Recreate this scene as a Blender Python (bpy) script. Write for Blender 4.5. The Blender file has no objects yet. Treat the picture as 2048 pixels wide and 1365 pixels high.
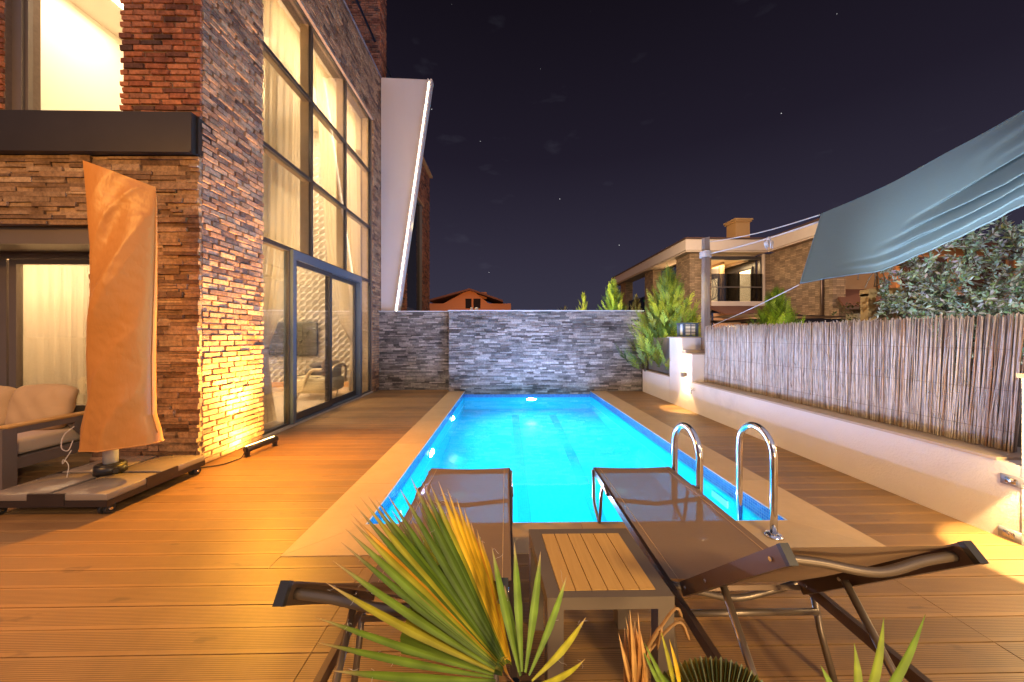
import bpy, bmesh, math, random
from mathutils import Vector, Matrix, noise
random.seed(7)
R = math.radians
SC = bpy.context.scene
COL = SC.collection

# ------------------------------------------------------------------ camera, world, lights, exposure
F = 683.0; YAW = 0.0176; CH = 1.4
cam_d = bpy.data.cameras.new("Camera"); cam = bpy.data.objects.new("Camera", cam_d); COL.objects.link(cam)
cam.location = (0, 0, CH); cam.rotation_euler = (R(90), 0, -YAW)
cam_d.sensor_width = 36; cam_d.lens = F / 2048 * 36; cam_d.shift_y = -10.5 / 2048
cam_d.clip_start = 0.05; cam_d.clip_end = 2000
SC.camera = cam

W = bpy.data.worlds.new("World"); SC.world = W; W.use_nodes = True
wn = W.node_tree; wn.nodes.clear()
def WN(t, **k):
    n = wn.nodes.new(t)
    for a, b in k.items(): setattr(n, a, b)
    return n
wo = WN('ShaderNodeOutputWorld'); wb = WN('ShaderNodeBackground'); tc = WN('ShaderNodeTexCoord')
sep = WN('ShaderNodeSeparateXYZ'); rp = WN('ShaderNodeValToRGB')
wn.links.new(tc.outputs['Generated'], sep.inputs[0]); wn.links.new(sep.outputs['Z'], rp.inputs[0])
e = rp.color_ramp.elements
e[0].position = 0.0; e[0].color = (0.0175, 0.0165, 0.027, 1)
e[1].position = 0.75; e[1].color = (0.0022, 0.0016, 0.0028, 1)
m1 = rp.color_ramp.elements.new(0.22); m1.color = (0.0125, 0.0108, 0.0190, 1)
m2 = rp.color_ramp.elements.new(0.45); m2.color = (0.0060, 0.0047, 0.0090, 1)
vor = WN('ShaderNodeTexVoronoi'); vor.inputs['Scale'].default_value = 62
wn.links.new(tc.outputs['Generated'], vor.inputs['Vector'])
lt = WN('ShaderNodeMath', operation='LESS_THAN'); lt.inputs[1].default_value = 0.042
wn.links.new(vor.outputs['Distance'], lt.inputs[0])
sepc = WN('ShaderNodeSeparateColor'); wn.links.new(vor.outputs['Color'], sepc.inputs[0])
gt = WN('ShaderNodeMath', operation='GREATER_THAN'); gt.inputs[1].default_value = 0.93
wn.links.new(sepc.outputs[0], gt.inputs[0])
mu = WN('ShaderNodeMath', operation='MULTIPLY'); wn.links.new(lt.outputs[0], mu.inputs[0]); wn.links.new(gt.outputs[0], mu.inputs[1])
mu2 = WN('ShaderNodeMath', operation='MULTIPLY'); wn.links.new(mu.outputs[0], mu2.inputs[0]); pw_ = WN('ShaderNodeMath', operation='POWER'); pw_.inputs[1].default_value = 2.5; wn.links.new(sepc.outputs[1], pw_.inputs[0]); wn.links.new(pw_.outputs[0], mu2.inputs[1])
# thin high cloud wisps
mp = WN('ShaderNodeMapping'); mp.inputs['Scale'].default_value = (3.2, 3.2, 9); mp.inputs['Rotation'].default_value = (0.3, 0.15, 0)
wn.links.new(tc.outputs['Generated'], mp.inputs[0])
cn = WN('ShaderNodeTexNoise'); cn.inputs['Scale'].default_value = 2.6; cn.inputs['Detail'].default_value = 7
wn.links.new(mp.outputs[0], cn.inputs['Vector'])
cr = WN('ShaderNodeMapRange'); cr.inputs['From Min'].default_value = 0.64; cr.inputs['From Max'].default_value = 0.95; cr.inputs['To Max'].default_value = 0.012
wn.links.new(cn.outputs['Fac'], cr.inputs['Value'])
cm = WN('ShaderNodeMix', data_type='RGBA'); cm.blend_type = 'ADD'; cm.inputs[0].default_value = 1
wn.links.new(rp.outputs[0], cm.inputs[6])
cc = WN('ShaderNodeMix', data_type='RGBA'); cc.blend_type = 'MULTIPLY'; cc.inputs[0].default_value = 1; cc.inputs[7].default_value = (0.75, 0.8, 1.0, 1)
wn.links.new(cr.outputs[0], cc.inputs[6]); wn.links.new(cc.outputs[2], cm.inputs[7])
am = WN('ShaderNodeMix', data_type='RGBA'); am.blend_type = 'ADD'; am.inputs[0].default_value = 1
wn.links.new(cm.outputs[2], am.inputs[6]); wn.links.new(mu2.outputs[0], am.inputs[7])
wn.links.new(am.outputs[2], wb.inputs[0]); wb.inputs[1].default_value = 1.0
wn.links.new(wb.outputs[0], wo.inputs[0])

SC.view_settings.view_transform = 'Standard'; SC.view_settings.look = 'None'
SC.view_settings.exposure = 1.32; SC.view_settings.gamma = 1
cy = SC.cycles
cy.use_denoising = True; cy.max_bounces = 7; cy.diffuse_bounces = 4; cy.glossy_bounces = 4; cy.transmission_bounces = 5
cy.transparent_max_bounces = 12; cy.sample_clamp_indirect = 2.5; cy.sample_clamp_direct = 0
cy.caustics_refractive = True; cy.caustics_reflective = False; cy.blur_glossy = 0.5

def lamp(kind, loc, aim, power, color, parent=None, **k):
    d = bpy.data.lights.new("light", kind); d.energy = power; d.color = color
    for a, b in k.items(): setattr(d, a, b)
    o = bpy.data.objects.new("light", d); COL.objects.link(o)
    v = Vector(aim) - Vector(loc)
    o.rotation_euler = v.to_track_quat('-Z', 'Y').to_euler()
    o.location = Vector(loc) - (Vector(parent.location) if parent else Vector((0, 0, 0)))
    if parent: o.parent = parent
    return o
# broad cool moonlit glow of the night sky, from behind and above the camera
moon = lamp('SUN', (0, 0, 20), (-0.12, 0.62, 19.15), 0.42, (0.80, 0.74, 1.0), angle=R(110))

# ------------------------------------------------------------------ helpers
def at(px, py, Y):
    a = (px - 1024) / F; b = (672 - py) / F
    dx = a * math.cos(YAW) + math.sin(YAW); dy = math.cos(YAW) - a * math.sin(YAW)
    t = Y / dy
    return Vector((dx * t, Y, CH + b * t))
def onx(px, py, X):
    a = (px - 1024) / F; b = (672 - py) / F
    dx = a * math.cos(YAW) + math.sin(YAW); dy = math.cos(YAW) - a * math.sin(YAW)
    t = X / dx
    return Vector((X, dy * t, CH + b * t))

def thing(name, label, cat, loc=(0, 0, 0), group=None):
    o = bpy.data.objects.new(name, None); COL.objects.link(o); o.location = loc
    o.empty_display_size = 0.1
    o['label'] = label; o['category'] = cat
    if group: o['group'] = group
    return o
def tag(o, label, cat, group=None):
    o['label'] = label; o['category'] = cat
    if group: o['group'] = group
    return o
def wloc(p):
    v = Vector((0, 0, 0))
    while p: v += Vector(p.location); p = p.parent
    return v

class MB:
    def __init__(s): s.v = []; s.f = []; s.c = None; s.sm = []
    def add(s, vs, fs, smooth=False, col=None):
        n = len(s.v); s.v += [tuple(x) for x in vs]
        s.f += [tuple(i + n for i in f) for f in fs]; s.sm += [smooth] * len(fs)
        if col is not None:
            if s.c is None: s.c = [(1, 1, 1, 1)] * n
            s.c += (list(col) if isinstance(col, list) else [col] * len(vs))
        elif s.c is not None: s.c += [(1, 1, 1, 1)] * len(vs)
        return s
    def box(s, x0, x1, y0, y1, z0, z1, col=None):
        vs = [(x0, y0, z0), (x1, y0, z0), (x1, y1, z0), (x0, y1, z0), (x0, y0, z1), (x1, y0, z1), (x1, y1, z1), (x0, y1, z1)]
        return s.add(vs, [(3, 2, 1, 0), (4, 5, 6, 7), (0, 1, 5, 4), (1, 2, 6, 5), (2, 3, 7, 6), (3, 0, 4, 7)], col=col)
    def hexa(s, p, col=None):
        return s.add(p, [(3, 2, 1, 0), (4, 5, 6, 7), (0, 1, 5, 4), (1, 2, 6, 5), (2, 3, 7, 6), (3, 0, 4, 7)], col=col)
    def bar(s, a, b, w, h, up=(0, 0, 1)):
        a = Vector(a); b = Vector(b); t = (b - a).normalized(); up = Vector(up)
        sd = t.cross(up).normalized() * w / 2; u = sd.cross(t).normalized() * h / 2
        p = [a - sd - u, a + sd - u, b + sd - u, b - sd - u, a - sd + u, a + sd + u, b + sd + u, b - sd + u]
        return s.hexa(p)
    def tube(s, pts, r, n=10, cap=True, col=None, flat=1.0, smooth=True):
        pts = [Vector(p) for p in pts]; m = len(pts)
        rr = r if isinstance(r, (list, tuple)) else [r] * m
        t0 = (pts[1] - pts[0]).normalized()
        ref = Vector((0, 0, 1)) if abs(t0.z) < 0.9 else Vector((1, 0, 0))
        nx = t0.cross(ref).normalized(); vs = []; cols = []
        for i in range(m):
            if i == 0: t = pts[1] - pts[0]
            elif i == m - 1: t = pts[-1] - pts[-2]
            else: t = pts[i + 1] - pts[i - 1]
            t.normalize(); nx = (nx - t * nx.dot(t)).normalized(); ny = t.cross(nx)
            for k in range(n):
                a = 2 * math.pi * k / n
                vs.append(pts[i] + nx * math.cos(a) * rr[i] + ny * math.sin(a) * rr[i] * flat)
        fs = [(i * n + k, i * n + (k + 1) % n, (i + 1) * n + (k + 1) % n, (i + 1) * n + k) for i in range(m - 1) for k in range(n)]
        s.add(vs, fs, smooth, col)
        if cap:
            b = len(s.v) - len(vs)
            s.f.append(tuple(b + k for k in range(n))[::-1]); s.f.append(tuple(b + (m - 1) * n + k for k in range(n))); s.sm += [False, False]
        return s
    def cyl(s, c, r, z0, z1, n=20, col=None, r2=None):
        x, y = c; return s.tube([(x, y, z0), (x, y, z1)], [r, r if r2 is None else r2], n, col=col)
    def grid(s, fn, nu, nv, smooth=True, col=None, close=False):
        vs = [fn(i / nu, j / nv) for j in range(nv + 1) for i in range(nu + 1)]
        fs = [(j * (nu + 1) + i, j * (nu + 1) + i + 1, (j + 1) * (nu + 1) + i + 1, (j + 1) * (nu + 1) + i) for j in range(nv) for i in range(nu)]
        return s.add(vs, fs, smooth, col)
    def ell(s, c, r, nu=16, nv=10, p=1.0, q=None, rot=0, jit=0):
        def sp(x, e): return math.copysign(abs(x) ** e, x)
        q = q or p; cr, sr = math.cos(rot), math.sin(rot)
        def fn(u, v):
            a = u * 2 * math.pi; b = (v - .5) * math.pi
            x = r[0] * sp(math.cos(b), q) * sp(math.cos(a), p); y = r[1] * sp(math.cos(b), q) * sp(math.sin(a), p); z = r[2] * sp(math.sin(b), q)
            if jit:
                k = 1 + jit * noise.noise(Vector((x * 6 + c[0], y * 6, z * 6 + c[2] * 3))); x *= k; y *= k; z *= k
            return (c[0] + x * cr - y * sr, c[1] + x * sr + y * cr, c[2] + z)
        return s.grid(fn, nu, nv)
    def rbox(s, x0, x1, y0, y1, z0, z1, r=0.01, seg=2, smooth=True):
        bm = bmesh.new(); bmesh.ops.create_cube(bm, size=1)
        for v in bm.verts:
            v.co = Vector((x0 if v.co.x < 0 else x1, y0 if v.co.y < 0 else y1, z0 if v.co.z < 0 else z1))
        bmesh.ops.bevel(bm, geom=bm.edges[:], offset=r, segments=seg, affect='EDGES', profile=0.5)
        bm.verts.index_update()
        s.add([v.co.copy() for v in bm.verts], [tuple(v.index for v in f.verts) for f in bm.faces], smooth); bm.free(); return s
    def build(s, name, m, parent=None, thick=0, kind=None):
        o_ = wloc(parent)
        me = bpy.data.meshes.new(name)
        me.from_pydata([(x - o_.x, y - o_.y, z - o_.z) for x, y, z in s.v], [], s.f)
        me.polygons.foreach_set('use_smooth', s.sm)
        if s.c is not None:
            ca = me.color_attributes.new('Col', 'FLOAT_COLOR', 'POINT')
            ca.data.foreach_set('color', [x for c in s.c for x in c])
        me.materials.append(m); me.update()
        o = bpy.data.objects.new(name, me); COL.objects.link(o)
        if parent: o.parent = parent
        if kind: o['kind'] = kind
        if thick:
            md = o.modifiers.new('solid', 'SOLIDIFY'); md.thickness = thick; md.offset = 0
        return o

def catmull(P, k=6):
    P = [Vector(p) for p in P]; Q = [P[0] * 2 - P[1]] + P + [P[-1] * 2 - P[-2]]; out = []
    for i in range(1, len(Q) - 2):
        for j in range(k):
            t = j / k; a, b, c, d = Q[i - 1], Q[i], Q[i + 1], Q[i + 2]
            out.append(0.5 * ((2 * b) + (c - a) * t + (2 * a - 5 * b + 4 * c - d) * t * t + (3 * b - a - 3 * c + d) * t ** 3))
    out.append(P[-1]); return out
def lerp(a, b, t): return a + (b - a) * t
def interp(xs, ys, x):
    if x <= xs[0]: return ys[0]
    for i in range(1, len(xs)):
        if x <= xs[i]: return lerp(ys[i - 1], ys[i], (x - xs[i - 1]) / (xs[i] - xs[i - 1]))
    return ys[-1]

# ------------------------------------------------------------------ materials
def newmat(name):
    m = bpy.data.materials.new(name); m.use_nodes = True
    nt = m.node_tree; b = nt.nodes['Principled BSDF']
    return m, nt, b
def N(nt, t, **k):
    n = nt.nodes.new(t)
    for a, b in k.items(): setattr(n, a, b)
    return n
def mixc(nt, fac, a, b, mode='MIX'):
    n = N(nt, 'ShaderNodeMix', data_type='RGBA'); n.blend_type = mode
    for i, x in ((0, fac), (6, a), (7, b)):
        if hasattr(x, 'links'): nt.links.new(x, n.inputs[i])
        else: n.inputs[i].default_value = x if i == 0 else (*x[:3], 1)
    return n.outputs[2]
def ramp(nt, src, stops):
    n = N(nt, 'ShaderNodeValToRGB'); nt.links.new(src, n.inputs[0]); el = n.color_ramp.elements
    while len(el) < len(stops): el.new(0.5)
    for q, (p, c) in zip(el, stops): q.position = p; q.color = (*c, 1)
    return n.outputs[0]
def objco(nt, scale=(1, 1, 1)):
    t = N(nt, 'ShaderNodeTexCoord'); mp = N(nt, 'ShaderNodeMapping'); mp.inputs['Scale'].default_value = scale
    nt.links.new(t.outputs['Object'], mp.inputs[0]); return mp.outputs[0]
def noi(nt, vec, scale, detail=4, rough=.55):
    n = N(nt, 'ShaderNodeTexNoise'); n.inputs['Scale'].default_value = scale; n.inputs['Detail'].default_value = detail; n.inputs['Roughness'].default_value = rough
    nt.links.new(vec, n.inputs['Vector']); return n.outputs['Fac']
def bump(nt, b, h, strength=.3, dist=.01, prev=None):
    n = N(nt, 'ShaderNodeBump'); n.inputs['Strength'].default_value = strength; n.inputs['Distance'].default_value = dist
    nt.links.new(h, n.inputs['Height'])
    if prev is not None: nt.links.new(prev, n.inputs['Normal'])
    nt.links.new(n.outputs[0], b.inputs['Normal']); return n.outputs[0]
def mat(name, col, rough=.6, metal=0, var=.25, vs=6, bs=0, bscale=60, stretch=(1, 1, 1), spec=.5, dirt=0):
    m, nt, b = newmat(name); co = objco(nt, stretch)
    f = noi(nt, co, vs, 5)
    c = mixc(nt, f, tuple(x * (1 - var) for x in col), tuple(min(1, x * (1 + var)) for x in col))
    if dirt:
        g = noi(nt, objco(nt), 1.3, 8, .7); gm = N(nt, 'ShaderNodeMapRange'); gm.inputs['From Min'].default_value = .52; gm.inputs['From Max'].default_value = .75; gm.inputs['To Max'].default_value = dirt
        nt.links.new(g, gm.inputs['Value']); c = mixc(nt, gm.outputs[0], c, tuple(x * .45 for x in col))
    nt.links.new(c, b.inputs['Base Color']); b.inputs['Roughness'].default_value = rough
    b.inputs['Metallic'].default_value = metal; b.inputs['Specular IOR Level'].default_value = spec
    if bs: bump(nt, b, noi(nt, co, bscale, 5), bs, .004)
    return m
def emis(name, col, st):
    m, nt, b = newmat(name); b.inputs['Base Color'].default_value = (.8, .8, .8, 1)
    b.inputs['Emission Color'].default_value = (*col, 1); b.inputs['Emission Strength'].default_value = st; return m
def vcol(name, rough=.55, trans=.25, var=.2, mul=(1, 1, 1)):
    m, nt, b = newmat(name); a = N(nt, 'ShaderNodeVertexColor'); a.layer_name = 'Col'
    f = noi(nt, objco(nt), 14, 4)
    c = mixc(nt, f, tuple(x * (1 - var) for x in mul), tuple(x * (1 + var) for x in mul))
    c = mixc(nt, 1.0, a.outputs[0], c, 'MULTIPLY')
    nt.links.new(c, b.inputs['Base Color']); b.inputs['Roughness'].default_value = rough
    if trans:
        tr = N(nt, 'ShaderNodeBsdfTranslucent'); nt.links.new(c, tr.inputs[0]); mx = N(nt, 'ShaderNodeMixShader'); mx.inputs[0].default_value = trans
        nt.links.new(b.outputs[0], mx.inputs[1]); nt.links.new(tr.outputs[0], mx.inputs[2]); nt.links.new(mx.outputs[0], nt.nodes['Material Output'].inputs[0])
    return m
def island(name, stops, rough=.85, bs=.6, bscale=45, patch=None, spec=.3):
    m, nt, b = newmat(name); g = N(nt, 'ShaderNodeNewGeometry')
    c = ramp(nt, g.outputs['Random Per Island'], stops); co = objco(nt)
    f = noi(nt, co, 30, 6, .65); c = mixc(nt, f, c, mixc(nt, .55, c, (0, 0, 0)), 'MIX') if False else mixc(nt, 1.0, c, ramp(nt, f, [(.3, (.55, .55, .55)), (.7, (1.35, 1.3, 1.25))]), 'MULTIPLY')
    if patch:
        p = noi(nt, co, 2.2, 5, .6); pm = N(nt, 'ShaderNodeMapRange'); pm.inputs['From Min'].default_value = .5; pm.inputs['From Max'].default_value = .66
        nt.links.new(p, pm.inputs['Value']); c = mixc(nt, pm.outputs[0], c, mixc(nt, 1, c, patch, 'MULTIPLY'))
    nt.links.new(c, b.inputs['Base Color']); b.inputs['Roughness'].default_value = rough; b.inputs['Specular IOR Level'].default_value = spec
    bump(nt, b, noi(nt, co, bscale, 6, .65), bs, .006); return m
def thin_glass(name, tint=(1, 1, 1), refl=1.0, ior=1.5, rough=0.0):
    m, nt, b = newmat(name); nt.nodes.remove(b)
    tr = N(nt, 'ShaderNodeBsdfTransparent'); tr.inputs[0].default_value = (*tint, 1)
    gl = N(nt, 'ShaderNodeBsdfGlossy'); gl.inputs['Roughness'].default_value = rough; fr = N(nt, 'ShaderNodeFresnel'); fr.inputs[0].default_value = ior
    mm = N(nt, 'ShaderNodeMath', operation='MULTIPLY'); mm.inputs[1].default_value = refl; nt.links.new(fr.outputs[0], mm.inputs[0])
    mx = N(nt, 'ShaderNodeMixShader'); nt.links.new(mm.outputs[0], mx.inputs[0]); nt.links.new(tr.outputs[0], mx.inputs[1]); nt.links.new(gl.outputs[0], mx.inputs[2])
    nt.links.new(mx.outputs[0], nt.nodes['Material Output'].inputs[0]); return m
def woodmat(name, c1, c2, axis=(1, 12, 12), rough=.5, bs=.2, island_var=True):
    m, nt, b = newmat(name); co = objco(nt, axis); f = noi(nt, co, 4, 6, .6)
    c = mixc(nt, f, c1, c2)
    if island_var:
        g = N(nt, 'ShaderNodeNewGeometry'); c = mixc(nt, 1, c, ramp(nt, g.outputs['Random Per Island'], [(0, (.8, .78, .75)), (1, (1.15, 1.12, 1.1))]), 'MULTIPLY')
    nt.links.new(c, b.inputs['Base Color']); b.inputs['Roughness'].default_value = rough
    bump(nt, b, f, bs, .003); return m

M = {}
BR = [(0, (.10, .060, .055)), (.15, (.30, .105, .060)), (.4, (.44, .165, .085)), (.7, (.52, .22, .12)), (.9, (.40, .17, .10)), (1, (.14, .085, .075))]
M['brick'] = island('brick', BR, patch=(.42, .42, .48), bs=.8)
M['brickside'] = island('brick_side_lit', [(0, (.15, .09, .07)), (.15, (.32, .19, .12)), (.4, (.44, .27, .16)), (.7, (.54, .34, .20)), (.9, (.38, .23, .15)), (1, (.17, .11, .09))], patch=(.58, .54, .55), bs=.9)  # same brick, with the lamplight on this side put into its colour
M['mortar'] = mat('mortar', (.20, .15, .12), .95, var=.3, vs=25, bs=.5)
M['stone'] = island('ledgestone_tan', [(0, (.13, .08, .05)), (.3, (.26, .17, .10)), (.6, (.38, .26, .16)), (.8, (.20, .13, .08)), (1, (.46, .34, .22))], patch=(.55, .5, .45), bs=1.0, bscale=28)
M['stoneg'] = island('ledgestone_grey', [(0, (.07, .065, .066)), (.3, (.17, .158, .158)), (.6, (.27, .25, .245)), (.82, (.42, .395, .385)), (.92, (.22, .20, .20)), (1, (.10, .09, .09))], patch=(.55, .53, .52), bs=.8, bscale=18, spec=.5)
M['joint'] = mat('stone_joint', (.05, .042, .038), .95, bs=.4)
M['frame'] = mat('window_frame', (.060, .055, .060), .32, .3, var=.08)
M['frameblue'] = mat('door_frame', (.10, .135, .20), .30, .35, var=.08)
M['glass'] = thin_glass('window_glass', (.95, .96, .95), .6)
M['glassdark'] = thin_glass('tinted_glass', (.35, .35, .36), 1.0)
M['black'] = mat('black_fascia', (.035, .030, .028), .42, .2, var=.25, vs=3, bs=.08, bscale=200)
M['plaster'] = mat('plaster_cream', (.80, .72, .58), .8, var=.03)
M['white'] = mat('white_render', (.72, .68, .64), .88, var=.08, vs=2.2, bs=1.0, bscale=60, dirt=.32)
M['cap'] = mat('wall_cap', (.46, .36, .26), .6, var=.15, vs=5, bs=.15, bscale=90)
M['fin'] = mat('white_panel', (.62, .56, .55), .55, var=.06, vs=1.2, stretch=(3, 1, .3))
M['chrome'] = mat('stainless', (.78, .76, .74), .12, 1, var=.03)
M['steel'] = mat('painted_steel', (.15, .115, .085), .35, .55, var=.1)
M['steel2'] = mat('bronze_frame', (.13, .085, .060), .36, .6, var=.1)
M['plastic'] = mat('black_plastic', (.018, .017, .018), .4, var=.1)
M['metalgrey'] = mat('grey_metal', (.20, .17, .15), .4, .3, var=.08)
M['tableframe'] = mat('table_frame', (.16, .125, .095), .5, .2, var=.1, bs=.05, bscale=300)
M['teak'] = woodmat('teak', (.44, .25, .07), (.64, .40, .13), (14, 1.2, 14), .5, .15)
M['oldwood'] = woodmat('weathered_post', (.10, .07, .055), (.40, .32, .26), (22, 22, 1.2), .85, 1.0, False)
M['yelwood'] = woodmat('yellow_wood', (.30, .17, .06), (.46, .28, .10), (10, 10, 1.0), .7, .4, False)
M['cushion'] = mat('cushion_fabric', (.52, .36, .19), .9, var=.07, vs=4, bs=.35, bscale=260)
M['seatfab'] = mat('seat_fabric', (.60, .50, .40), .9, var=.05, bs=.3, bscale=300)
M['curtain'] = None
M['dark'] = mat('dark_substrate', (.02, .017, .015), .9)  # plain dark substrate under the deck boards
M['soil'] = mat('soil', (.10, .075, .05), .95, bs=.6, bscale=30)
M['led'] = emis('led_strip', (1.0, .88, .55), 7)
M['rope'] = mat('rope', (.62, .58, .55), .9, var=.2, vs=80, bs=.6, bscale=160)
M['rubber'] = mat('rubber', (.02, .02, .02), .6)
# sheer curtain
m, nt, b = newmat('sheer_curtain'); nt.nodes.remove(b)
co = objco(nt, (1, 1, .15)); f = noi(nt, co, 40, 3); c = mixc(nt, f, (.72, .60, .42), (.86, .74, .54))
df = N(nt, 'ShaderNodeBsdfDiffuse'); tl = N(nt, 'ShaderNodeBsdfTranslucent'); tp = N(nt, 'ShaderNodeBsdfTransparent')
nt.links.new(c, df.inputs[0]); nt.links.new(c, tl.inputs[0])
x1 = N(nt, 'ShaderNodeMixShader'); x1.inputs[0].default_value = .55; nt.links.new(df.outputs[0], x1.inputs[1]); nt.links.new(tl.outputs[0], x1.inputs[2])
x2 = N(nt, 'ShaderNodeMixShader'); x2.inputs[0].default_value = .12; nt.links.new(x1.outputs[0], x2.inputs[1]); nt.links.new(tp.outputs[0], x2.inputs[2])
nt.links.new(x2.outputs[0], nt.nodes['Material Output'].inputs[0]); M['curtain'] = m
# lounger mesh fabric
m, nt, b = newmat('sling_mesh'); co = objco(nt)
wv = N(nt, 'ShaderNodeTexWave'); wv.wave_type = 'BANDS'; wv.bands_direction = 'Y'; wv.inputs['Scale'].default_value = 55; nt.links.new(co, wv.inputs['Vector'])
wv2 = N(nt, 'ShaderNodeTexWave'); wv2.bands_direction = 'X'; wv2.inputs['Scale'].default_value = 55; nt.links.new(co, wv2.inputs['Vector'])
ad = N(nt, 'ShaderNodeMath', operation='ADD'); nt.links.new(wv.outputs['Fac'], ad.inputs[0]); nt.links.new(wv2.outputs['Fac'], ad.inputs[1])
f = noi(nt, objco(nt, (1, 40, 1)), 6, 3); ad2 = N(nt, 'ShaderNodeMath', operation='MULTIPLY'); ad2.inputs[1].default_value = .5; nt.links.new(ad.outputs[0], ad2.inputs[0])
c = mixc(nt, ad2.outputs[0], (.12, .080, .052), (.26, .175, .115)); c = mixc(nt, f, c, mixc(nt, 1, c, (1.25, 1.2, 1.15), 'MULTIPLY'))
nt.links.new(c, b.inputs['Base Color']); b.inputs['Roughness'].default_value = .7; b.inputs['Specular IOR Level'].default_value = .3
tp = N(nt, 'ShaderNodeBsdfTransparent'); mx = N(nt, 'ShaderNodeMixShader'); mx.inputs[0].default_value = .12
nt.links.new(b.outputs[0], mx.inputs[1]); nt.links.new(tp.outputs[0], mx.inputs[2]); nt.links.new(mx.outputs[0], nt.nodes['Material Output'].inputs[0]); M['sling'] = m; mx.inputs[0].default_value = .065
# deck boards: smooth margins, fine grooves between
m, nt, b = newmat('composite_deck'); t = N(nt, 'ShaderNodeTexCoord'); sp = N(nt, 'ShaderNodeSeparateXYZ'); nt.links.new(t.outputs['Object'], sp.inputs[0])
def mth(op, a, bb=None):
    n = N(nt, 'ShaderNodeMath', operation=op)
    for i, x in enumerate((a, bb)):
        if x is None: continue
        if hasattr(x, 'links'): nt.links.new(x, n.inputs[i])
        else: n.inputs[i].default_value = x
    return n.outputs[0]
PITCH = .1393; Y0D = 1.386
u = mth('FRACT', mth('DIVIDE', mth('SUBTRACT', sp.outputs['Y'], Y0D - PITCH * 40), PITCH))
ing = mth('MULTIPLY', mth('GREATER_THAN', u, .13), mth('LESS_THAN', u, .87))
gr = mth('GREATER_THAN', mth('FRACT', mth('MULTIPLY', u, 16)), .55)
groove = mth('MULTIPLY', ing, gr)
co = objco(nt, (1.2, 40, 1)); f = noi(nt, co, 3, 6, .6); g2 = noi(nt, objco(nt), .9, 6, .65)
gi = N(nt, 'ShaderNodeNewGeometry')
c = mixc(nt, f, (.25, .137, .050), (.38, .217, .084))
c = mixc(nt, 1, c, ramp(nt, gi.outputs['Random Per Island'], [(0, (.76, .75, .74)), (1, (1.16, 1.16, 1.16))]), 'MULTIPLY')
c = mixc(nt, 1, c, ramp(nt, g2, [(.28, (.60, .60, .62)), (.5, (1, 1, 1)), (.72, (1.18, 1.16, 1.14))]), 'MULTIPLY')
st = noi(nt, objco(nt, (1, 3.2, 1)), 2.6, 4, .5); sm_ = N(nt, 'ShaderNodeMapRange'); sm_.inputs['From Min'].default_value = .66; sm_.inputs['From Max'].default_value = .70; sm_.inputs['To Max'].default_value = .45; nt.links.new(st, sm_.inputs['Value']); c = mixc(nt, sm_.outputs[0], c, (.10, .06, .035))
c = mixc(nt, mth('MULTIPLY', groove, .62), c, (.07, .036, .018))
# scratches and drips
vz = N(nt, 'ShaderNodeTexWave'); vz.inputs['Scale'].default_value = .8; vz.inputs['Distortion'].default_value = 28; vz.inputs['Detail'].default_value = 3; vz.inputs['Detail Scale'].default_value = .7
nt.links.new(objco(nt, (1, 1.7, 1)), vz.inputs['Vector'])
sc = None
nt.links.new(c, b.inputs['Base Color'])
rg = N(nt, 'ShaderNodeMapRange'); rg.inputs['To Min'].default_value = .38; rg.inputs['To Max'].default_value = .6; nt.links.new(g2, rg.inputs['Value']); nt.links.new(rg.outputs[0], b.inputs['Roughness'])
hh = mth('SUBTRACT', mth('MULTIPLY', f, .2), mth('MULTIPLY', groove, 1)); bump(nt, b, hh, .35, .002); M['deck'] = m
# coping stone
m, nt, b = newmat('coping_stone'); f = noi(nt, objco(nt, (1, 1, 1)), 3.5, 8, .7); f2 = noi(nt, objco(nt, (2, 22, 2)), 3, 5, .6)
c = mixc(nt, f, (.44, .29, .13), (.66, .47, .25)); c = mixc(nt, mth('MULTIPLY', f2, .35), c, (.38, .26, .15))
gi = N(nt, 'ShaderNodeNewGeometry'); c = mixc(nt, 1, c, ramp(nt, gi.outputs['Random Per Island'], [(0, (.9, .9, .9)), (1, (1.08, 1.07, 1.05))]), 'MULTIPLY')
nt.links.new(c, b.inputs['Base Color']); b.inputs['Roughness'].default_value = .55; bump(nt, b, f2, .12, .003); M['coping'] = m
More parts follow.
